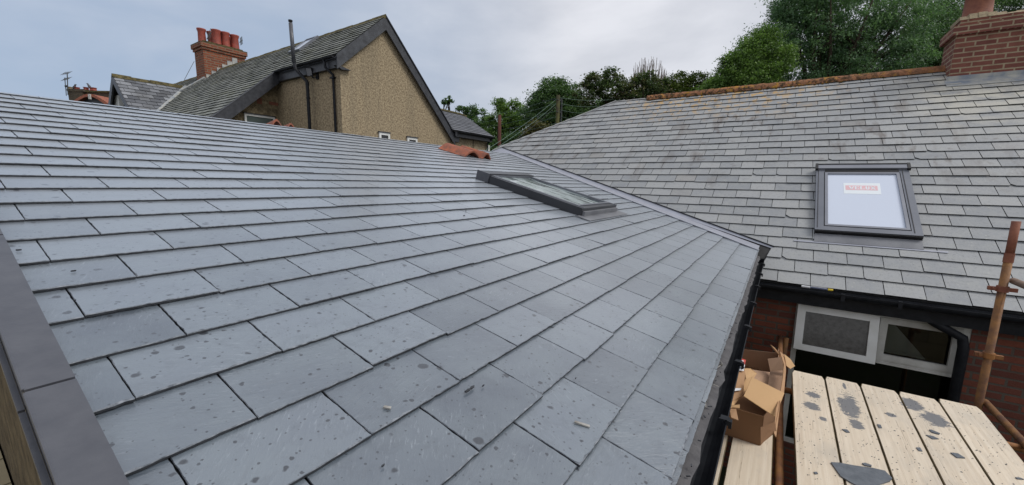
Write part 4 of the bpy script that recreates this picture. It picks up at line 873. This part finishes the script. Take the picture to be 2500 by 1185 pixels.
P0 = onY(1155, 342, D_-.0); MB().tube([(P0.x, D_-.01, 1.9), (P0.x, D_-.01, 0)], .012, 6).build('cable', 'black', ph)
# main chimney
Yc0, Yc1 = 22.9, 24.15
cA = onpl(500, 190, V((0, 1, 0)), (0, 23, 0))
Lx = onX(470, 100, Xr)
def chim():
    # spans the ridge: near face Y=yc, from px 500 to 600 along X
    yc = onX(535, 150, Xr).y
    a0 = onY(500, 170, yc).x; a1 = onY(598, 150, yc).x; tz = onY(505, 105, yc).z; w_ = .95*yc/22
    o = MB().aabb((a0, yc, Zr-2.2), (a1, yc+w_, tz-.32)).build('chimney', 'brick_far', ph)
    MB().aabb((a0-.05, yc-.05, tz-.319), (a1+.05, yc+w_+.05, tz-.20)).aabb((a0-.10, yc-.10, tz-.199), (a1+.10, yc+w_+.10, tz-.02)).build('corbel', 'brick_far', o)
    MB().prism([V((a0-.1, yc-.10, tz-.019)), V((a1+.1, yc-.10, tz-.019)), V((a1+.1, yc+w_+.1, tz-.019)), V((a0-.1, yc+w_+.1, tz-.019))], V((0, 0, .03))).prism([V((a0+.05, yc+.02, tz+.011)), V((a1-.05, yc+.02, tz+.011)), V((a1-.05, yc+w_, tz+.011)), V((a0+.05, yc+w_, tz+.011))], V((0, 0, .08))).build('flaunching', 'mossridge', o)
    return o, a0, a1, yc, w_, tz
stk, a0, a1, yc, w_, tz = chim()
def pot(o, c, h, r=.16, m='potred'):
    return MB().lathe(c, [(r*1.02, 0), (r*.92, h*.15), (r*.84, h*.80), (r*1.0, h*.90), (r*1.05, h*.97), (r*1.05, h), (r*.8, h), (r*.7, h*.6)], 18).build('chimney_pot', m, o, smooth=True)
for px, top in ((549, 80), (572, 87), (527, 74)):
    P = onY(px, top, yc+.30); pot(stk, V((P.x, P.y, tz+.02)), P.z-tz-.02, .19)
for px, top in ((491, 71), (515, 79), (540, 84), (561, 92)):
    P = onY(px, top, yc+.78); pot(stk, V((P.x, P.y, tz+.02)), P.z-tz-.02, .18)
mb = MB()
for i in range(6):
    X_ = a0+.03+i*.23; zz = Zr-(Xr-X_)*tq; mb.aabb((X_, yc-.03, zz-.1), (X_+.22, yc-.002, zz+.20))
mb.build('stepped_flashing', 'oldlead', stk)
mb = MB(); vA = WP(-(yc-.1), (a0-.1-WO.x)/WT.x, .03); vB = onpl(398, 270, WN, WP(0, 0, .04))
# aerials on the chimney
for base, tip in (((505, 96), (516, 78)), ((585, 104), (592, 98))):
    P = onY(base[0], base[1], yc+.1); Q = onY(tip[0], tip[1], yc+.1); mb = MB().tube([P, Q], .02, 6)
    for t in (.3, .5, .7, .9): c = P.lerp(Q, t); mb.tube([c-V((0, 0, .18)), c+V((0, 0, .18))], .010, 5)
    mb.build('aerial', 'wiredark', stk)
# cross gable
R0 = onZ(275, 185, 4.2); R1 = onZ(455, 215, 4.2); Yc = (R0.y+R1.y)/2; XL = R0.x
xM = WO.x+((4.2-WO.z)/tq)
hs = .86                     # slope tan of cross gable
tc_ = math.atan(hs); CT = V((0, math.cos(tc_), math.sin(tc_))); CN = V((0, -math.sin(tc_), math.cos(tc_))); SL = 3.6
CO = V((0, Yc-SL*math.cos(tc_), 4.2-SL*math.sin(tc_)))
zlow = 4.2-SL*math.sin(tc_); xlow = max(XL+.05, WO.x+(zlow-WO.z)/tq)
slates('cross_roof', CO, V((1, 0, 0)), CT, CN, [[(XL, 0), (xlow, 0), (xM, SL), (XL, SL)]], 0, .25, .36, .1, ph, ['darkslate', 'oldedge'], seed=61, thick=.010, rise=.02, lift=.006, gap=.012)
MB().prism([CO+V((XL, 0, 0))-CN*.005, CO+V((xlow, 0, 0))-CN*.005, CO+V((xM, 0, 0))+CT*SL-CN*.005, CO+V((XL, 0, 0))+CT*SL-CN*.005], CN*-.06).prism([V((XL, Yc, 4.2)), V((xM, Yc, 4.2)), V((xlow, Yc+2.4, zlow)), V((XL, Yc+2.4, zlow))], V((0, 0, -.06))).build('cross_deck', 'oldedge', ph)
mb = MB(); rnd = random.Random(2); x = XL-.03
while x < xM+.05: mb.prism([V((x, Yc-.14, 4.12)), V((x, Yc-.02, 4.26+rnd.uniform(0, .03))), V((x, Yc+.14, 4.12))], V((.31, 0, 0))); x += .315
mb.build('cross_ridge', 'mossridge', ph)
MB().prism([V((XL-.03, Yc, 4.22)), V((XL-.03, Yc-SL*math.cos(tc_), zlow+.02)), V((XL-.03, Yc-SL*math.cos(tc_), zlow-.25)), V((XL-.03, Yc, 3.9))], V((.06, 0, 0))).prism([V((XL-.032, Yc, 4.22)), V((XL-.032, Yc+2.3, zlow)), V((XL-.032, Yc+2.3, zlow-.3)), V((XL-.032, Yc, 3.85))], V((.06, 0, 0))).build('cross_bargeboard', 'blackpaint', ph)
MB().prism([V((XL+.3, Yc, 4.0)), V((XL+.3, Yc-2.3, zlow)), V((XL+.3, Yc-2.3, -3.6)), V((XL+.3, Yc+2.3, -3.6)), V((XL+.3, Yc+2.3, zlow))], V((.2, 0, 0))).build('cross_wall', 'bargegrey', ph)
P0 = onX(278, 238, XL+.2); MB().aabb((XL+.15, P0.y-.9, P0.z-1.5), (XL+.29, P0.y+.2, P0.z)).build('white_panel', 'upvc', ph)
# lead line in the valley between cross roof and main slope
q0 = V((xM, Yc, 4.2)); q1 = V((xlow, CO.y, zlow))
MB().tube([q0+WN*.03, q1+WN*.03], .10, 6).build('valley_lead', 'oldlead', ph)
vA = WP(-(yc-.05), (a0-WO.x)/WT.x, .05); vB = WP(-(yc+.9), (a0-.9-WO.x)/WT.x, .05)
MB().tube([vA, vB], .07, 6).build('lead_soaker', 'oldlead', ph)
# ---------------------------------------------------------------- far left house: chimney and arched gable
def farleft():
    d = 30.0
    fh = thing('terraced_house', far(215, 300, d).to_tuple()[:2]+(-3.6,), 'far terraced house at the left with orange arched gable and sooty chimney', 'house')
    bX, bY = RT.copy(), V((FW.x, FW.y, 0)).normalized(); bX.z = 0; bX.normalize()
    def Q(px, py, dd=0): return far(px, py, d+dd)
    c = MB(); p0 = Q(165, 222); p1 = Q(198, 222)
    zt = Q(180, 217).z
    def bxx(mb, xa, xb, ya, yb, dd, dep, mi=0):
        T_ = Q(xa, ya, dd); B_ = Q(xb, ya, dd); h_ = T_.z-Q(xa, yb, dd).z; A_ = T_-V((0, 0, h_)); e_ = V((B_.x-A_.x, B_.y-A_.y, 0)); mb.box(A_, e_, bY*dep, V((0, 0, h_)), mi)
    mb = MB(); bxx(mb, 165, 200, 221, 600, 0, .9); bxx(mb, 162, 203, 217, 223, -.05, 1.0); bxx(mb, 196, 268, 222, 600, .2, .9)
    o = mb.build('chimney', 'brick_dark', fh)
    mb = MB(); bxx(mb, 199, 268, 221, 225, .1, 1.1); mb.build('coping', 'mossridge', o)
    for px, t_, m in ((171, 213, 'mortar'), (189, 214, 'potred'), (211, 214, 'potred'), (230, 215, 'potred'), (226, 217, 'potred')):
        P = Q(px, 222, .4); h_ = Q(px, t_, .4).z-P.z; pot(o, P, max(.2, h_), .17, m)
    # arched gable: segmental orange verge
    mb = MB(); pts = []
    prof = [(175, 249), (192, 238), (203, 232), (216, 229.5), (228, 231), (241, 238), (256, 247), (268, 256)]
    low = [(180, 252), (196, 243), (206, 238), (216, 236), (226, 237), (238, 243), (252, 252), (262, 260)]
    for i in range(7):
        a_, b_2, c_, d_2 = Q(*prof[i], -1.5), Q(*prof[i+1], -1.5), Q(*low[i+1], -1.5), Q(*low[i], -1.5); mb.prism([a_, b_2, c_, d_2], bY*.35)
    # roof skin behind
    for i in range(7): mb.prism([Q(*prof[i], -1.15), Q(*prof[i+1], -1.15), Q(prof[i+1][0], prof[i+1][1]+3, -1.15), Q(prof[i][0], prof[i][1]+3, -1.15)], bY*2.0)
    mb.build('arched_gable', 'terracotta', fh)
    mb = MB(); mb.prism([Q(*p, -1.2) for p in low]+[Q(262, 262, -1.2)-V((0, 0, 8)), Q(180, 262, -1.2)-V((0, 0, 8))], bY*.1); mb.build('gable_wall', 'bargegrey', fh)
    mb = MB(); bxx(mb, 214, 219, 230, 242, -1.6, .1); mb.build('finial', 'upvcdirty', fh)
    # aerials
    ae = thing('tv_aerial', Q(165, 240, .2), 'thin television aerial on two poles above the far left chimney', 'aerial')
    mb = MB().tube([Q(166, 232, -.1), Q(164, 178, -.1)], .03, 6).tube([Q(162, 234, -.1), Q(158, 190, -.1)], .025, 6); mb.build('mast', 'wiredark', ae)
    mb = MB()
    for y_, w in ((179, 8), (193, 7)):
        A_, B_ = Q(162-w, y_+1, -.1), Q(162+w, y_-1, -.1); mb.tube([A_, B_], .018, 5)
        for t in (0, .25, .5, .75, 1): c = A_.lerp(B_, t); mb.tube([c-V((0, 0, .16))-bY*.2, c+V((0, 0, .16))+bY*.2], .012, 5)
    mb.tube([Q(160, 211, -.1), Q(164, 211, -.1)], .08, 8); mb.build('elements', 'wiredark', ae)
    for i, (px, py, fl_) in enumerate(((179, 214, 1), (222, 212, -1))):
        P = Q(px, py+5, .3); s_ = .13*d/30; b = thing('bird', P, ['small dark bird perched on the far left chimney beside the aerial', 'small dark bird perched between the far chimney pots on the right'][i], 'bird', 'birds on the far chimney')
        ax = (bX*fl_*.5+V((0, 0, .85))).normalized(); mb = MB()
        mb.tube([P, P+ax*.08, P+ax*.2, P+ax*.3, P+ax*.36, P+ax*.42, P+ax*.46], [.02, .075, .09, .06, .05, .055, .015], 10)
        hd = P+ax*.42; mb.tube([hd, hd+bX*fl_*.06, hd+bX*fl_*.12], [.03, .018, .003], 6)
        mb.tube([P+ax*.05, P-ax*.08-bX*fl_*.10, P-ax*.12-bX*fl_*.20], [.05, .03, .012], 6)
        mb.tube([P+ax*.02, P-V((0, 0, .08))], .01, 5).tube([P+ax*.02+bX*.03, P+bX*.03-V((0, 0, .08))], .01, 5); mb.build('body', 'feather', b, smooth=True)
farleft()
# thin stay wire by the chimney
A_, B_ = far(474, 150, 22), far(450, 195, 21); tag(MB().tube([A_, B_], .012, 5).build('stay_wire', 'wiredark'), 'thin slanting stay wire left of the tall orange brick chimney', 'cable')
# ---------------------------------------------------------------- poles and wires
def pole(name, px, ptop, d, r, mat, lb):
    T_ = far(px, ptop, d); t = thing(name, (T_.x, T_.y, gz(T_.x, T_.y)), lb, 'pole')
    MB().tube([(T_.x, T_.y, gz(T_.x, T_.y)), (T_.x, T_.y, T_.z)], [r*1.3, r], 12).build('post', mat, t, smooth=True)
    return t, T_
p1, T1 = pole('utility_pole', 1363, 233, 24, .11, 'polewood', 'mossy green wooden utility pole with many cables above the roof hip')
mb = MB()
for dz in (.3, 1.0, 1.7, 2.4): mb.aabb((T1.x-.2, T1.y-.08, T1.z-dz), (T1.x+.45, T1.y+.0, T1.z-dz+.05)).tube([(T1.x+.4, T1.y, T1.z-dz), (T1.x+.4, T1.y, T1.z-dz+.18)], .05, 8)
mb.tube([(T1.x+.28, T1.y-.1, T1.z-.2), (T1.x+.30, T1.y-.1, T1.z-3)], .045, 8); mb.build('cross_arms', 'wiredark', p1)
p2, T2 = pole('utility_pole', 1220, 281, 30, .12, 'polebrown', 'dark red brown wooden pole among the trees below the cables')
def wire(x0, y0, d0, x1, y1, d1, lb, m='wire', r=.009, sag=.15):
    A_, B_ = far(x0, y0, d0), far(x1, y1, d1); pts = [A_.lerp(B_, t/12)-V((0, 0, sag*4*(t/12)*(1-t/12))) for t in range(13)]
    tag(MB().tube(pts, r, 5).build('overhead_cable', m), lb, 'cable', 'overhead cables at the utility pole')
wl = [(1150, 290, 1358, 240), (1160, 301, 1358, 253), (1175, 310, 1358, 271), (1190, 320, 1358, 286), (1200, 331, 1358, 301)]
nms = ['topmost', 'second highest', 'middle', 'second lowest', 'lowest']
for i, (x0, y0, x1, y1) in enumerate(wl): wire(x0, y0, 40, x1, y1, 24, f'{nms[i]} of the five gently rising cables running left from the mossy pole')
for i, (x0, y0, x1, y1) in enumerate(((1367, 239, 1510, 241), (1370, 254, 1480, 257), (1370, 269, 1450, 272), (1370, 284, 1420, 287))): wire(x0, y0, 24, x1, y1, 30, f'{["topmost","second","third","lowest"][i]} of the four level cables running right from the mossy pole')
wire(1357, 243, 24, 1185, 368, 14, 'steep cable slanting down left from the mossy pole top, upper one', r=.008, sag=.1)
wire(1357, 254, 24, 1195, 372, 14, 'steep cable slanting down left from the mossy pole, lower one', r=.008, sag=.1)
wire(1357, 260, 24, 1235, 357, 16, 'short dark slanting cable right of the two steep ones', 'wiredark', .006, .1)
# ---------------------------------------------------------------- trees
def tree(name, lobes, d, lb, cat, mat, seed, leaves=60, clusters=520, leaf=.16, droop=.3, asp=.4, group=None, dens=1.0, limbs=9, spread=.42):
    """lobes: (px, py, radius px, squash) at depth d (+dd)"""
    r = np.random.default_rng(seed); rr = random.Random(seed)
    L = []
    for lo in lobes:
        px, py, rad = lo[:3]; sq = lo[3] if len(lo) > 3 else 1.0; dd = lo[4] if len(lo) > 4 else 0
        c = far(px, py, d+dd); L.append((np.array(c), rad*(d+dd)/FOC, sq))
    cx = float(np.mean([l[0][0] for l in L])); cy = float(np.mean([l[0][1] for l in L])); bz = gz(cx, cy)
    t = thing(name, (cx, cy, bz), lb, cat, group)
    zc_ = min(l[0][2]-l[1]*l[2]*.5 for l in L); top = max(l[0][2] for l in L)
    base = V((cx, cy, bz)); fork = V((cx+rr.uniform(-.3, .3), cy, bz+(max(zc_, bz+1.5)-bz)*.75)); R0_ = max(.12, .022*(top-bz))
    MB().tube([base-V((0, 0, .3)), base.lerp(fork, .5)+V((rr.uniform(-.15, .15), 0, 0)), fork], [R0_*1.4, R0_*1.05, R0_*.9], 10).build('trunk', 'bark', t, smooth=True)
    vol = np.array([l[1]**2.2 for l in L]); vol = vol/vol.sum(); n = int(clusters*dens)
    cl = []
    for c, R_, sq in L:
        m = int(round(n*(R_**2.2)/sum(l[1]**2.2 for l in L)))
        u = r.normal(size=(m, 3)); u /= np.linalg.norm(u, axis=1)[:, None]; rad = R_*(.50+.55*r.random(m)**.7); P = c+u*rad[:, None]*np.array([1, 1, sq]); cl.append(P)
    cl = np.concatenate(cl)
    mb = MB()
    for i in range(limbs):
        tgt = V(cl[rr.randrange(len(cl))]); mid = fork.lerp(tgt, .5)+V((rr.uniform(-.5, .5), rr.uniform(-.5, .5), rr.uniform(.0, .8))); mb.tube([fork, mid, tgt], [R0_*.55, R0_*.3, R0_*.06], 6)
        for j in range(3):
            tg2 = V(cl[rr.randrange(len(cl))]); tg2 = mid+(tg2-mid)*min(1, 2.6/max(.1, (tg2-mid).length)); mb.tube([mid, mid.lerp(tg2, .5)+V((0, 0, .2)), tg2], [R0_*.22, R0_*.13, R0_*.03], 5)
    mb.build('limbs', 'bark', t, smooth=True)
    m = len(cl); N_ = m*leaves
    csz = np.repeat((.6+.8*r.random(m))*spread*np.mean([l[1] for l in L])**.5*.6, leaves)
    ctr = np.repeat(cl, leaves, 0)+r.normal(size=(N_, 3))*csz[:, None]*np.array([1, 1, .55]); ctone = np.repeat(r.random(m), leaves)
    a1_ = r.normal(size=(N_, 3)); a1_[:, 2] = a1_[:, 2]*.5-droop; a1_ /= np.linalg.norm(a1_, axis=1)[:, None]
    a2_ = np.cross(a1_, r.normal(size=(N_, 3))*.6+np.array([0, 0, 1.0])); a2_ /= np.linalg.norm(a2_, axis=1)[:, None]+1e-9
    s_ = leaf*(.6+.8*r.random(N_))[:, None]
    q = np.stack([ctr-a1_*s_*.5, ctr+a2_*s_*asp*.5, ctr+a1_*s_*.5, ctr-a2_*s_*asp*.5], 1).reshape(-1, 3)-np.array([cx, cy, bz])
    me = bpy.data.meshes.new('crown'); me.vertices.add(N_*4); me.loops.add(N_*4); me.polygons.add(N_)
    me.vertices.foreach_set('co', q.astype('f').ravel()); me.loops.foreach_set('vertex_index', np.arange(N_*4, dtype='i')); me.polygons.foreach_set('loop_start', np.arange(0, N_*4, 4, dtype='i'))
    at = me.attributes.new('tone', 'FLOAT', 'FACE'); at.data.foreach_set('value', np.clip(ctone*.65+r.random(N_)*.45, 0, 1).astype('f'))
    me.materials.append(M[mat]); me.update(calc_edges=True); o = bpy.data.objects.new('crown', me); COL.objects.link(o); o.parent = t
    return t
G = 'trees on the slope behind the houses'
tree('ash_tree', [(2030, 60, 105, 1), (1945, 90, 70), (1905, 55, 34), (1925, 15, 34), (2120, 20, 95), (2000, -40, 95), (1870, 130, 60), (2140, 130, 85), (2050, 170, 70, .8), (1960, 10, 70), (2200, 70, 70), (1950, 190, 55, .7), (2210, 150, 50)], 27, 'largest tall feathery green tree rising above the ridge left of the brick chimney', 'tree', 'leafb', 1, leaves=95, clusters=1250, leaf=.155, droop=.8, asp=.36, group=G, limbs=34, spread=.34)
tree('leafy_tree', [(1805, 165, 38), (1840, 125, 34), (1768, 190, 26), (1742, 210, 22, .8), (1785, 150, 18), (1850, 185, 46, .8), (1815, 205, 42, .7), (1895, 150, 40), (1870, 95, 28), (1722, 222, 18, .7)], 25, 'bright green bushy tree at the left foot of the largest tree', 'tree', 'leaf', 2, leaves=80, clusters=820, leaf=.135, droop=.6, asp=.4, group=G, limbs=12, spread=.36)
tree('tree', [(2290, 60, 55), (2260, 120, 60), (2330, 20, 35), (2400, 10, 30), (2455, 15, 32), (2500, 0, 40), (2270, 10, 30), (2280, 150, 40)], 30, 'dark tree behind the near brick chimney at the right edge', 'tree', 'leafd', 3, leaves=80, clusters=620, leaf=.15, droop=.6, asp=.35, group=G, limbs=12, spread=.36)
tree('hedgerow_tree', [(1665, 195, 20), (1640, 205, 20), (1700, 200, 22), (1690, 222, 24, .7), (1650, 228, 28, .7), (1725, 215, 25, .8)], 30, 'low yellow green tree just left of the mossy ridge tiles end', 'tree', 'leafy', 4, leaves=60, clusters=190, leaf=.15, droop=.2, asp=.5, group=G, spread=.36)
tree('hawthorn', [(1490, 190, 22), (1482, 178, 12), (1455, 210, 28), (1440, 198, 14), (1520, 205, 22), (1560, 200, 16), (1600, 198, 14), (1625, 212, 16), (1490, 228, 36, .8), (1430, 235, 30), (1560, 215, 26), (1590, 205, 26), (1610, 228, 30, .7), (1545, 238, 30, .7)], 30, 'dark green and reddish thorny tree behind the hip of the slate roof', 'tree', 'leafr', 5, leaves=60, clusters=380, leaf=.16, droop=.0, asp=.5, group=G, spread=.34)
tree('round_tree', [(1355, 225, 34), (1335, 250, 40), (1385, 240, 34), (1310, 275, 36), (1350, 285, 44), (1395, 270, 34)], 34, 'dense round topped green tree directly behind the mossy utility pole', 'tree', 'leafd', 6, leaves=85, clusters=460, leaf=.17, droop=.4, asp=.5, group=G, spread=.42)
tree('tree', [(1235, 258, 22, .7), (1215, 252, 10), (1258, 256, 12), (1220, 290, 32), (1250, 300, 34), (1275, 290, 30), (1205, 325, 30), (1240, 335, 30)], 38, 'mid green tree with open lacy top above the brown pole', 'tree', 'leaf', 7, leaves=75, clusters=280, leaf=.18, droop=.2, asp=.5, group=G, spread=.34)
tree('tree', [(1150, 275, 18), (1130, 268, 12), (1170, 290, 22), (1150, 305, 26), (1190, 305, 22), (1185, 330, 24)], 42, 'small dark tree peeping over the right wing roof of the tan house', 'tree', 'leafd', 8, leaves=65, clusters=190, leaf=.2, droop=.2, asp=.5, group=G, spread=.3)
tree('tree', [(1094, 244, 9), (1088, 250, 8), (1100, 250, 7)], 45, 'tiny treetop sprig behind the ridge of the right wing roof', 'tree', 'leafd', 9, leaves=14, clusters=26, leaf=.3, droop=.1, asp=.5, group=G, limbs=4, spread=.2)
tree('bush', [(1312, 315, 22, .8), (1295, 330, 22, .8), (1330, 325, 22, .8)], 30, 'olive brown bush low behind the hip end below the cables', 'bush', 'leafo', 10, leaves=36, clusters=110, leaf=.2, droop=.1, asp=.6, group=G, limbs=4, spread=.34)
tree('hedge', [(1260, 350, 34, .7), (1360, 315, 36, .7), (1430, 285, 36, .7), (1480, 262, 30, .7), (1220, 360, 30, .6), (1320, 345, 34, .7)], 36, 'dark hedge filling the gap below the round tree and the hip', 'hedge', 'leafd', 11, leaves=44, clusters=300, leaf=.28, droop=.2, asp=.5, group=G, limbs=6, spread=.4)
tree('thicket', [(1740, 240, 36, .6), (1820, 235, 36, .5), (1900, 225, 38, .5), (1985, 215, 40, .5), (2070, 205, 40, .5), (2150, 190, 40, .5), (2230, 180, 40, .6)], 33, 'dark undergrowth showing between the tall trees and the ridge', 'thicket', 'leafd', 12, leaves=44, clusters=420, leaf=.25, droop=.3, asp=.5, group=G, limbs=6, spread=.4)
# bare tree
def bare():
    d = 36; c = far(1585, 235, d); t = thing('bare_tree', (c.x, c.y, gz(c.x, c.y)), 'leafless pale tree with a fan of fine upright twigs above the hawthorn', 'tree', G)
    r = random.Random(8); base = V((c.x, c.y, gz(c.x, c.y))); MB().tube([base, c-V((0, 0, 1))], [.25, .15], 8).build('trunk', 'bark', t)
    mb = MB()
    for i in range(120):
        ang = r.uniform(-1.1, 1.15); px = 1585+math.sin(ang)*52; py = 240-(104*max(.3, math.cos(ang*.95)))*r.uniform(.72, 1)
        tip = far(px+r.uniform(-6, 6), py, d+r.uniform(-1, 1)); b0 = far(1582+math.sin(ang)*16, 240, d); mid = b0.lerp(tip, .5)+RT*(math.sin(ang)*.45+r.uniform(-.12, .12))
        q = [b0, b0.lerp(mid, .5)+RT*math.sin(ang)*.15, mid, mid.lerp(tip, .5)+RT*r.uniform(-.06, .1), tip]; mb.tube(q, [.045, .035, .028, .02, .012], 4)
    mb.build('twigs', 'twig', t)
bare()
